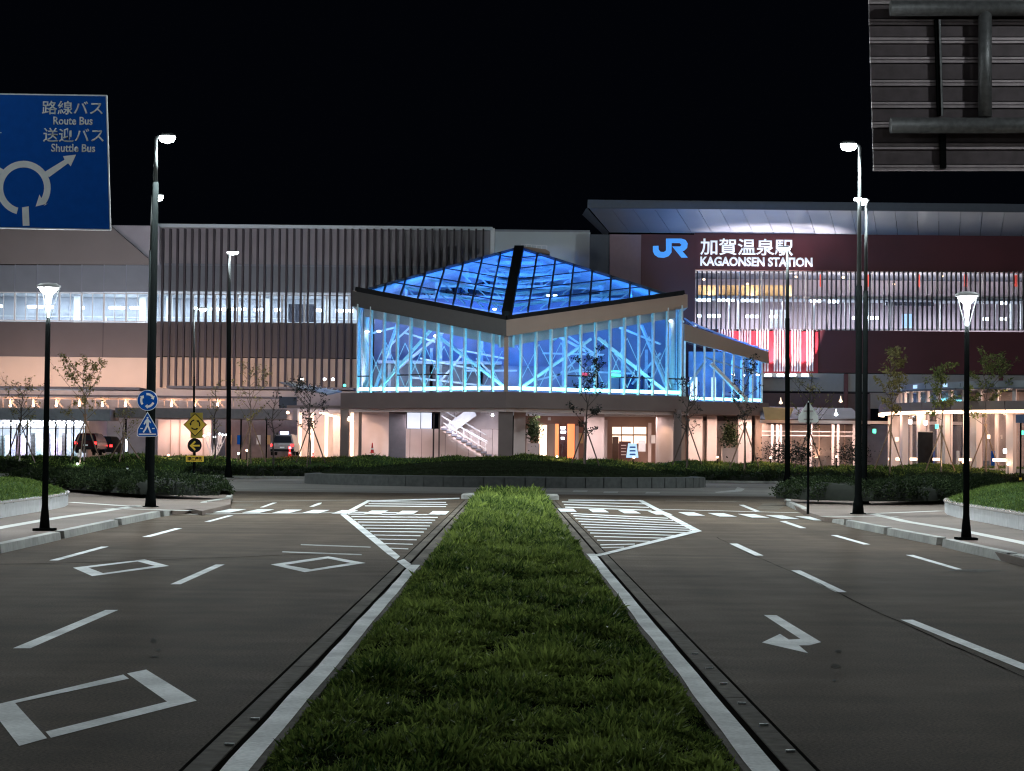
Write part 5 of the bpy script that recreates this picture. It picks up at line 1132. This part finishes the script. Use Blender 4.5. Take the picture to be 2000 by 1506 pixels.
def walker(c, s, m, par):
    q = lambda pts: MB().slab([c+Vector((a*s,0,b*s)) for a,b in pts], (0,-.003,0)).obj('pedestrian_figure', M[m], par)
    q([(.03*math.cos(a*.5)*1.5, .40+.045*math.sin(a*.5)) for a in range(13)][:12])
    q([(-.05,.34),(.05,.34),(.16,.2),(.14,.15),(.07,.22),(.06,.06),(.12,-.1),(.19,-.3),(.12,-.3),(.05,-.12),(0,-.02),(-.05,-.14),(-.16,-.3),(-.22,-.26),(-.12,-.1),(-.05,.08),(-.06,.2),(-.13,.08),(-.18,.11),(-.12,.26)])
cs = thing('pedestrian_crossing_sign', 'blue pedestrian crossing sign with a white walking figure under the round sign', 'sign', tuple(W(288,830,YS)))
pp = pent(288, 804, 853, 21, 838, YS); MB().slab(pp, (0,.02,0)).obj('plate', M['signwhite'], cs)
pp2 = [p+Vector((0,-.004,0)) for p in shrink(pp,.93)]; MB().slab(pp2, (0,.003,0)).obj('face', M['signblue'], cs)
walker(W(288,833,YS)+Vector((0,-.006,0)), 0.62, 'signwhite', cs)
for s in (-1,1): flat('crossing_dash', [(288+s*9,836),(288+s*14,836),(288+s*14,838),(288+s*9,838)], YS-.008, 'signwhite', cs, depth=.003)
flat('crossing_line', [(271,847),(305,847),(305,849.5),(271,849.5)], YS-.008, 'signwhite', cs, depth=.003); bar('bracket', W(288,835,YS)+Vector((0,.03,0)), W(292,835,YS)+Vector((0,.25,0)), .05,.05, 'galv', cs)
# yellow assembly
YY = 91.0
ys = thing('yellow_warning_sign', 'yellow diamond roundabout warning sign above a black arrow disc', 'sign', tuple(G(379,962,SWZ)))
b = W(379,962,YY); b.z = SWZ; MB().tube([b, W(381,808,YY+.1)], .05, 10).obj('post', M['pole'], ys)
flat('back_panel', [(372,806),(396,806),(396,856),(372,856)], YY-.02, mat('dim_yellow', (0.45,0.34,0.04), 0.5), ys)
flat('diamond_plate', [(381,807),(404,829.5),(381,852.5),(358,829.5)], YY-.08, 'black', ys); flat('diamond_face', [(381,809),(402,829.5),(381,850.5),(360,829.5)], YY-.09, 'yellow', ys, depth=.005)
ring_arrows(W(381,829.5,YY-.10), X_, Z_, 0.19, 0.05, 'black', ys, flip=-1)
P = W(380,870,YY-.08); MB().slab(disc(P,.29), (0,.02,0)).obj('arrow_disc', M['black'], ys)
flat('left_arrow', [(370.5,870.5),(380,861),(382.5,863.5),(377,868.8),(390,868.8),(390,872.2),(377,872.2),(382.5,877.5),(380,880)], YY-.09, 'yellow', ys, depth=.005)
flat('name_plate', [(363,890),(398,890),(398,902),(363,902)], YY-.08, 'yellow', ys); lettering('plate_letters', '環道優先', 366, 892, 395, 900, YY-.088, M['black'], ys, .004, .03)
# back of the pentagon sign on the right
bs = thing('sign_back', 'grey back of a pentagonal sign on its own post left of the right lamp posts', 'sign', tuple(G(1578,1006,SWZ)))
Yb = 64.0; b = W(1578,1006,Yb); b.z = SWZ; MB().tube([b, W(1579,786,Yb)], .038, 10).obj('post', M['pole'], bs)
MB().slab(pent(1579,783,825,20,812,Yb+.06), (0,.02,0)).obj('plate', M['signgrey'], bs)
for v in (803,819): bar('clamp', W(1570,v,Yb+.03), W(1588,v,Yb+.03), .03,.03, 'alu', bs)
s2 = thing('small_sign_post', 'small dark sign on a slim post before the round building', 'sign', tuple(W(1993,925,140)))
b = W(1993,935,140); b.z = .1; MB().tube([b, W(1994,810,140)], .06, 8).obj('post', M['pole'], s2); flat('plate', [(1984,810),(2006,810),(2006,826),(1984,826)], 139.9, mat('dim_blue_plate', (0.05,0.08,0.16), 0.5), s2)
for k in range(3): p = b.lerp(W(1994,810,140), .03+.06*k); MB().tube([p, p+Vector((0,0,.15))], .085, 10).obj('reflective_band', M['yellow'] if k % 2 else M['black'], s2)
# big blue guide sign
YG = 43.0
gs = thing('guide_sign', 'large blue overhead bus guide sign with a white roundabout diagram at the left edge', 'sign', tuple(W(-160,1100,YG)))
flat('sign_plate', [(-128,180.5),(209,185.5),(216.5,450),(-124,444)], YG, 'signwhite', gs, depth=.05)
flat('sign_face', [(-126,183),(206.5,188),(214,447.5),(-122,441.5)], YG-.004, 'signblue', gs, depth=.003)
Yw = YG-.008
lettering('sign_kanji', '路線バス', 82, 197, 201, 224, Yw, M['signwhite'], gs, .003, .012); lettering('sign_latin', 'Route Bus', 104, 228, 181, 244, Yw, M['signwhite'], gs, .003, .022)
lettering('sign_kanji', '送迎バス', 84, 250, 203, 278, Yw, M['signwhite'], gs, .003, .012); lettering('sign_latin', 'Shuttle Bus', 100, 281, 186, 297, Yw, M['signwhite'], gs, .003, .022)
def arcpts(cx, cy, r, a0_, a1_, n): return [(cx+r*math.cos(math.radians(a0_+(a1_-a0_)*i/n)), cy-r*math.sin(math.radians(a0_+(a1_-a0_)*i/n))) for i in range(n+1)]
cx, cy = 46, 367
flat('diagram_ring', arcpts(cx,cy,53,-20,255,30)+arcpts(cx,cy,40,255,-20,30), Yw, 'signwhite', gs, depth=.003)
flat('diagram_arrow', arcpts(cx,cy,53,-20,-42,4)+[(93,397.5),(69.5,403.5),(77,380),(81,388)]+arcpts(cx,cy,40,-30,-20,3), Yw-.0035, 'signwhite', gs, depth=.003)
flat('diagram_stem', [(43,405),(56,403),(57.5,441),(44.5,441)], Yw-.003, 'signwhite', gs, depth=.0025)
flat('diagram_arrow', [(85,337),(126,312),(123,305),(148.5,302),(138,325),(133,319),(96,346)], Yw-.0035, 'signwhite', gs, depth=.003)
flat('diagram_arm', [(8,332),(-60,290),(-65,299),(-3,343)], Yw-.0035, 'signwhite', gs, depth=.003); flat('sign_stroke', [(-6,257.5),(3,258.5),(3,260),(-6,260)], Yw, 'signwhite', gs, depth=.003)
for v in (240,400): bar('cross_pipe', W(-200,v,YG+.35), W(180,v+3,YG+.35), .16,.16, 'galv', gs)
b = W(-190,1100,YG+.35); b.z = SWZ; MB().tube([b, W(-190,150,YG+.35)], .15, 14).obj('mast', M['galv'], gs)
# back of the sign on the right
YH = 43.0
gb_ = thing('sign_back', 'large ribbed aluminium back of an overhead sign with thick pipes, top right', 'sign', tuple(W(2360,1100,YH)))
prev = -62
ribs = (-38, 2, 43, 79, 117, 162, 205, 244, 286, 328)
flat('sign_sheet', [(1694,-64),(2340,-70),(2345,332),(1706,333)], YH, 'alupanel', gb_, depth=.02)
lf = lambda v: 1694.5 + (v+64)*0.029
for i, v in enumerate(ribs):
    h = 6 if i < 9 else 5
    if i: flat('back_slat', [(lf(v)+.5,ribs[i-1]+7.5),(2340,ribs[i-1]+7.5),(2340,v-7.5),(lf(v)+.5,v-7.5)], YH-.03, 'alupanel', gb_, depth=.02)
    for dv in (-3.4, 3.0): flat('aluminium_rib', [(lf(v),v+dv-2.4),(2340,v+dv-2.4),(2340,v+dv+2.4),(lf(v),v+dv+2.4)], YH-.07, 'alu', gb_, depth=.05)
for v in (16, 245): MB().tube([W(1739,v,YH-.32), W(2380,v,YH-.32)], .152, 20).obj('cross_pipe', M['galv'], gb_, smooth=True)
MB().tube([W(1924,22,YH-.32), W(1924,228,YH-.32)], .13, 18).obj('upright_pipe', M['galv'], gb_, smooth=True)
bar('bracket', W(1831,38,YH-.14), W(1836,226,YH-.14), .11,.12, 'pole', gb_); bar('bracket', W(1841,262,YH-.14), W(1842,329,YH-.14), .11,.12, 'pole', gb_)
bar('bracket', W(1835,38,YH-.22), W(1840,226,YH-.22), .035,.05, 'galv', gb_)
b = W(2370,1100,YH-.32); b.z = SWZ; MB().tube([b, W(2370,-60,YH-.32)], .17, 14).obj('mast', M['galv'], gb_)
# ------------------------------------------------------------------ trees with stakes
def tree(label, u, vt, Y, wid, leaves, lm, bm__, seed, stakes=True, base_v=None, crown0=0.35, lsz=(.10,.2)):
    r = random.Random(seed); bx = PX(u, 880, Y); bz_ = bz(bx, min(Y,158.5)) - 0.15 if 152 < Y < 161 else 0.05
    top = PZ(u, vt, Y); H = top - bz_; t = thing('staked_tree', label, 'tree', (bx, Y, bz_))
    wm = wid/FPX*Y/2; tr = MB(); tips = []
    n = 7; pts = [Vector((bx + r.uniform(-.12,.12)*i/n*2, Y + r.uniform(-.1,.1), bz_ + H*0.93*i/n)) for i in range(n+1)]; pts[0] = Vector((bx, Y, bz_))
    r0 = 0.075 if H > 4 else 0.045
    tr.tube(pts, [r0*(1-0.85*i/n) for i in range(n+1)], 7); tr.obj('trunk', M[bm__], t)
    br = MB()
    for k in range(16):
        f = crown0 + (0.96-crown0)*k/16 + r.uniform(-.02,.02); p0 = pts[0].lerp(pts[-1], f); i0 = min(n-1, int(f*n)); p0 = pts[i0].lerp(pts[i0+1], f*n-i0)
        a = r.uniform(0, 6.28); ln = wm*r.uniform(.6,1.1)*(1.15 - 0.75*abs(f-0.6)/0.5); rise = r.uniform(.5,1.4)
        p1 = p0 + Vector((math.cos(a)*ln*.5, math.sin(a)*ln*.4, rise*ln*.45)); p2 = p0 + Vector((math.cos(a)*ln, math.sin(a)*ln*.8, rise*ln*.95))
        if p2.z > top: p2.z = top - r.random()*.2
        br.tube([p0,p1,p2], [r0*.36,r0*.22,r0*.08], 5)
        tips += [(p1,p2)]
        for j in range(3):
            q0 = p0.lerp(p2, r.uniform(.35,.9)); q1 = q0 + Vector((r.uniform(-1,1),r.uniform(-1,1),r.uniform(.2,1.1)))*ln*.38
            br.tube([q0,q1], [r0*.14,r0*.05], 4); tips.append((q0,q1))
    tips += [(pts[-2],pts[-1])]*3
    br.obj('branches', M[bm__], t)
    if leaves:
        PP, NN = [], []
        leaves = int(leaves*2.6)
        for _ in range(leaves):
            a, b2 = r.choice(tips); p = a.lerp(b2, r.random()**.6) + Vector((r.gauss(0,.09),r.gauss(0,.09),r.gauss(0,.09))); PP.append(tuple(p)); NN.append((r.gauss(0,1),r.gauss(0,1),r.gauss(0,.8)))
        NN = np.array(NN); NN /= np.linalg.norm(NN,axis=1)[:,None]
        rs_ = np.random.RandomState(seed); cards('crown', np.array(PP), NN, rs_.uniform(lsz[0],lsz[1],leaves), .55, M[lm], parent=t, shade=rs_.rand(leaves))
    if stakes:
        hs = min(H*.55, 3.4)
        for k, a in enumerate((0.4, 2.7, 4.6)):
            e = Vector((bx+math.cos(a)*1.25, Y+math.sin(a)*.9, bz_-.1)); s_ = Vector((bx-math.cos(a)*.12, Y, bz_+hs))
            MB().tube([e, s_], .045, 6).obj('stake', M['stake'] if bm__ == 'bark' else M['darkstake'], t)
    return t
M['darkstake'] = mat('dark_stake_wood', (0.085,0.065,0.055), 0.85, var=0.25, scale=10)
tree('small sparse tree at the far left edge in front of the bright shop', 38, 738, 155, 105, 150, 'leaf_a', 'darkbark', 41)
tree('wide leafy young tree between the left pedestrian lamp and the signed lamp post', 165, 697, 156, 115, 520, 'leaf_a', 'bark', 42, crown0=.4)
tree('low twiggy tree just left of the signed lamp post', 242, 800, 156, 80, 60, 'leaf_a', 'bark', 43)
tree('thin short sapling right of the yellow warning sign', 420, 735, 157, 40, 40, 'leaf_a', 'darkbark', 44, stakes=False)
tree('bare tall tree with pale stakes left of the parked taxi', 490, 700, 156, 100, 130, 'leaf_a', 'bark', 45)
tree('dark slim trunk standing right beside the taxi', 534, 745, 155, 40, 30, 'leaf_c', 'darkbark', 46, stakes=False)
tree('dense dark branched tree left of the pavilion pillars', 606, 738, 155.5, 95, 260, 'leaf_c', 'darkbark', 47)
tree('dark staked tree in front of the glass pavilion', 1143, 672, 155, 95, 420, 'leaf_c', 'darkbark', 48, crown0=.3)
tree('dark staked tree at the joint of pavilion and annexe', 1343, 725, 156, 65, 110, 'leaf_c', 'darkbark', 49)
tree('leafy staked tree in front of the glass annexe', 1455, 690, 155.5, 80, 220, 'leaf_c', 'bark', 50)
tree('bare staked tree behind the grey sign back', 1580, 722, 156, 95, 80, 'leaf_a', 'darkbark', 51, crown0=.4)
tree('leafy staked tree right of the tall right lamp posts', 1738, 668, 156, 85, 380, 'leaf_a', 'bark', 52, crown0=.45, lsz=(.14,.26))
tree('broad leafy tree between the dark panel and the right pedestrian lamp', 1838, 697, 155, 75, 330, 'leaf_b', 'bark', 53, crown0=.5, lsz=(.14,.26))
tree('fuller leafy tree right of the right pedestrian lamp', 1925, 680, 156, 110, 620, 'leaf_b', 'bark', 54, crown0=.4, lsz=(.12,.24))
for u, pw, c_ in ((165,420,(1.0,.75,.5)),(490,260,(1.0,.7,.5)),(606,160,(1.0,.7,.6)),(1455,160,(1.0,.8,.7)),(1738,520,(1.0,.8,.6)),(1838,480,(1.0,.85,.6)),(1925,700,(1.0,.88,.6)),(38,200,(.9,.9,1.0)),(1143,60,(.8,.85,1.0))):  # spotlights added to brighten the tree crowns, no such fixtures known
    x = PX(u, 880, 153.6); z = bz(x, 153.6); t = thing('added_tree_spot', {165:'added small black spotlight aimed at the wide leafy tree at the left',490:'added small black spotlight aimed at the bare tall tree',606:'added small black spotlight aimed at the dense dark tree left of the pavilion',1455:'added small black spotlight aimed at the tree before the annexe',1738:'added small black spotlight aimed at the tree right of the tall lamp posts',1838:'added small black spotlight aimed at the tree behind the dark panel',1925:'added small black spotlight aimed at the fuller tree at the right',38:'added small black spotlight aimed at the tree at the left edge',1143:'added small black spotlight aimed at the tree before the pavilion'}[u], 'spotlight', (x,153.6,z))
    MB().tube([(x,153.6,z-.1),(x,153.6,z+.15)], .02, 6).obj('stem', M['black'], t); MB().tube([(x,153.55,z+.12),(x,153.75,z+.3)], .06, 8).obj('housing', M['black'], t)
    light('SPOT', (x,153.8,z+.38), pw, c_, t, size=.05, target=(x,156,z+5.5), spot=math.radians(55), blend=.8)
# lit interior plants
def pot_plant(label, u, vt, vb, Y, w_, seed):
    r = np.random.RandomState(seed); p = W(u, vb, Y); tz = PZ(u,vt,Y); wm = w_/FPX*Y/2
    t = thing('potted_tree', label, 'plant', (p.x,Y,p.z)); MB().box(p.x-wm,p.x+wm,Y-.4,Y+.4,0,p.z).obj('planter_box', M['concrete'], t); MB().tube([(p.x,Y,p.z),(p.x+.1,Y,tz-.5)], .06, 7).obj('trunk', M['bark'], t)
    n = 900; q = r.normal(size=(n,3))*np.array([wm*.5,.4,(tz-p.z)*.25]); cards('crown', q+np.array([p.x,Y,(p.z+tz)/2]), up_dirs(n,1.5,r), r.uniform(.12,.26,n), .5, M['hedge'], parent=t, shade=r.rand(n)*.5)
pot_plant('green indoor tree in a box under the pavilion, beside the white pillar', 1042, 815, 866, 170, 24, 61)
pot_plant('green indoor tree in a box under the annexe', 1425, 826, 875, 175, 30, 62)
for (u, lab) in ((1520,'low dark shrub behind the walkway posts on the left'),(1565,'rounded dark shrub in the middle of the walkway'),(1665,'shrub at the right end of the covered walkway')):
    p = W(u,880,163); r = np.random.RandomState(u); t = thing('walkway_shrub', lab, 'shrub', (p.x,163,0)); n = 700; q = r.normal(size=(n,3))*np.array([.6,.4,.45])
    MB().tube([(p.x,163,0),(p.x,163,1.8)], .05, 6).obj('stem', M['darkbark'], t); cards('foliage', q+np.array([p.x,163,2.0]), up_dirs(n,1.4,r), r.uniform(.1,.22,n), .5, M['leaf_c'], parent=t, shade=r.rand(n))
# ------------------------------------------------------------------ vehicles
def car(label, name, u, vroof, Y, width, body, tall=1.5, cat='car', lampsign=None, x_off=0):
    x = PX(u, 880, Y); zr_ = PZ(u, vroof, Y); z0 = zr_ - tall; t = thing(name, label, cat, (x,Y,z0)); h = width/2
    prof = [(0.28,0.86),(0.32,0.97),(0.55,1.0),(0.80,0.985),(0.92,0.93),(1.18,0.84),(tall-.08,0.74),(tall,0.62)]
    mb = MB(); rows = []
    for k, (z, s) in enumerate(prof):
        yb = Y + (0 if z < .9 else (z-.9)*0.45); yf = Y+4.3 - (0 if z < .85 else (z-.85)*1.6)
        rows.append([(x-h*s,yb,z0+z),(x+h*s,yb,z0+z),(x+h*s,yf,z0+z),(x-h*s,yf,z0+z)])
    vs = sum(rows, []); fs = [(3,2,1,0), tuple(4*(len(rows)-1)+i for i in range(4))]
    for k in range(len(rows)-1):
        for i in range(4): j = (i+1)%4; fs.append((4*k+i,4*k+j,4*k+4+j,4*k+4+i))
    mb.add(vs, fs).obj('body', body, t)
    MB().slab([(x-h*.78,Y-.005,z0+.96),(x+h*.78,Y-.005,z0+.96),(x+h*.66,Y+.19,z0+tall-.14),(x-h*.66,Y+.19,z0+tall-.14)], (0,-.02,0)).obj('rear_window', M['darkglass'], t)
    for s in (-1,1):
        MB().box(x+s*h*.70,x+s*h*.94,Y-.05,Y,z0+.68,z0+.86).obj('tail_light', E['tailred'], t)
        for yy in (Y+.7, Y+3.4): MB().tube([(x+s*(h-.2),yy,z0+.3),(x+s*(h-.02),yy,z0+.3)], .3, 14).obj('wheel', M['black'], t)
    MB().box(x-.17,x+.17,Y-.03,Y,z0+.55,z0+.66).obj('number_plate', M['signwhite'], t); MB().box(x-h*.95,x+h*.95,Y-.1,Y+.05,z0+.3,z0+.48).obj('bumper', M['black'], t)
    if lampsign: MB().box(x-.3,x+.3,Y+1.4,Y+1.6,zr_,zr_+.2).obj('roof_sign', lampsign, t)
    return t
M['darkglass'] = mat('dark_car_glass', (0.02,0.022,0.03), 0.08, spec=0.6); M['carred'] = mat('dark_red_car_paint', (0.05,0.008,0.012), 0.25, 0.2); M['carwhite'] = mat('pale_car_paint', (0.22,0.21,0.22), 0.3, 0.2)
car('dark red car with glowing tail lights behind the bank at the left', 'parked_car', 167, 846, 166, 1.75, M['carred'])
car('black car parked beside the dark red one with its lights off', 'parked_car', 199, 852, 171, 1.7, M['black'])
car('pale taxi with a lit violet roof sign between the thin trees', 'taxi', 551, 848, 167, 1.85, M['carwhite'], tall=1.6, cat='taxi', lampsign=emit('violet_roof_sign', (0.4,0.45,1.0), 12))
light('POINT', W(551,842,165.5), 12, (0.7,0.7,1.0), None, size=.2, name='taxi_glow')
# ------------------------------------------------------------------ small things
def cone(label, u, v, Y, h=0.75, beacon=False):
    p = W(u, v, Y); t = thing('traffic_cone', label, 'traffic cone', tuple(p)); MB().box(p.x-.18,p.x+.18,Y-.18,Y+.18,p.z,p.z+.04).obj('base', M['red'], t)
    MB().lathe((p.x,Y,p.z+.04), [(.13,0),(.10,.2)], 14).obj('cone', M['red'], t); MB().lathe((p.x,Y,p.z+.245), [(.095,0),(.075,.12)], 14).obj('band', M['signwhite'], t); MB().lathe((p.x,Y,p.z+.37), [(.072,0),(.03,h-.38)], 14).obj('tip', M['red'], t)
    if beacon:
        q = Vector((p.x,Y,p.z+h+.03)); MB().lathe(q, [(.05,0),(.09,.04),(.09,.14),(.03,.18)], 12).obj('beacon', E['redl'], t); light('POINT', q+Vector((0,-.2,.1)), 60, (1.0,.12,.14), t, size=.05)
cone('red and white traffic cone beside the left pillar of the pavilion', 727, 885, 160)
cone('traffic cone with a bright red flashing beacon, right of the taxi', 566, 893, 158.8, .55, True); cone('traffic cone with a smaller red beacon, left of the pavilion pillars', 611, 898, 158.6, .5, True)
af = thing('sandwich_board', 'pale blue lit sandwich board in front of the shop windows under the pavilion', 'sign', tuple(W(1236,895,165)))
flat('front_board', [(1227,866),(1243,866),(1247,894),(1223,894)], 165, E['screen'], af, depth=.04); flat('rear_board', [(1228,866),(1242,866),(1246,894),(1224,894)], 165.5, 'white', af, depth=.04)
for k in range(3): flat('print_line', [(1230,872+k*7),(1241,872+k*7),(1241.5,875+k*7),(1229.5,875+k*7)], 164.97, mat('board_print_%s'%'abc'[k],(0.05,0.15,0.5)), af, depth=.02)
def uplight(label, u, v, col='warm', pw=25, Y=153.6, c=(1.0,.65,.42)):
    x = PX(u, v, Y); z = bz(x, Y); t = thing('ground_light', label, 'ground light', (x,Y,z), 'small lamps in the planted bank')
    zz_ = PZ(u,v,Y); MB().tube([(x,Y,z-.05),(x,Y,max(z,zz_-.06))], .03, 8).obj('stem', M['pole'], t); MB().lathe((x,Y,max(z,zz_-.06)), [(.05,0),(.075,.05),(.07,.11),(.02,.13)], 12).obj('lamp', E[col], t)
    light('POINT', (x,Y-.15,max(z,zz_)+.12), pw*3, c, t, size=.06)
for u, v, col, near in ((46,905,'cool','in the pale shrubs at the left edge'),(151,907,'cool','left of the signed lamp post'),(329,889,'warm','between the signed lamp post and the yellow sign'),(466,886,'cool','at the foot of the bare tall tree'),(482,880,'warm','right of the bare tall tree'),(1088,892,'warm','at the foot of the dark tree before the pavilion'),(1238,894,'warm','below the sandwich board'),(1401,893,'warm','below the glass annexe'),(1505,894,'warm','below the covered walkway'),(1634,892,'warm','left of the tall right lamp posts'),(1881,903,'warm','left of the right pedestrian lamp'),(1969,907,'warm','at the far right of the bank')):
    uplight('small glowing ground lamp ' + near, u, v, col, 18 if col == 'warm' else 10, Y=157.2 if v < 895 else 155.0, c=(1.0,.6,.38) if col == 'warm' else (.85,.93,1.0))
lt = thing('lit_blossom_tree', 'small tree strung with blue white lights right of the yellow sign', 'decorative tree', tuple(W(417,900,160)))
b0 = W(417,905,160)
for k, (du, dv) in enumerate(((-18,-52),(-9,-56),(2,-50),(12,-56),(18,-54),(25,-54))):
    MB().tube([b0+Vector((0,0,.3)), W(417+du*.35,885,160), W(417+du,905+dv,160)], [.06,.045,.02], 6).obj('limb', M['plaster'], lt)
    p = W(417+du,905+dv-1,160); MB().lathe(p, [(.02,-.05),(.09,-.02),(.09,.05),(.02,.09)], 8).obj('light_bud', E['cool'], lt)
light('POINT', W(417,880,158.8), 60, (1.0,.8,.75), lt, size=.1)
wl = thing('light_column', 'slim glowing white blue column left of the signed lamp post', 'lamp', tuple(W(247,895,160)))
fbox('glow_tube', 244.5, 855, 248.5, 882, 160, .15, E['coolsoft'], wl); fbox('foot', 243, 882, 250, 900, 160, .2, 'pole', wl); fbox('tube_core', 245.6, 857, 247.4, 880, 159.97, .03, E['cool'], wl)
light('POINT', W(240,868,158.5), 60, (.75,.85,1.0), wl, size=.3)
bl = thing('striped_bollard', 'short black and white banded bollard on the left footpath behind the hedge', 'bollard', tuple(G(248,930,SWZ)))
p = G(248,931,SWZ); p.y = min(p.y, 128); q = W(248,931,128); MB().tube([(q.x,128,0),(q.x,128,PZ(248,910,128))], .07, 10).obj('post', M['black'], bl); MB().tube([(q.x,128,PZ(248,917,128)),(q.x,128,PZ(248,914,128))], .08, 10).obj('white_band', M['signwhite'], bl)
MB().add([(v.x,v.y,.012) for v in [W(212,935,0.1) if False else Vector((PX(205,930,140),132,0)), Vector((PX(450,930,140),132,0)), Vector((PX(450,930,140),144,0)), Vector((PX(205,930,140),144,0))]], [(0,1,2,3)]).obj('footpath', M['pave'], kind='structure')
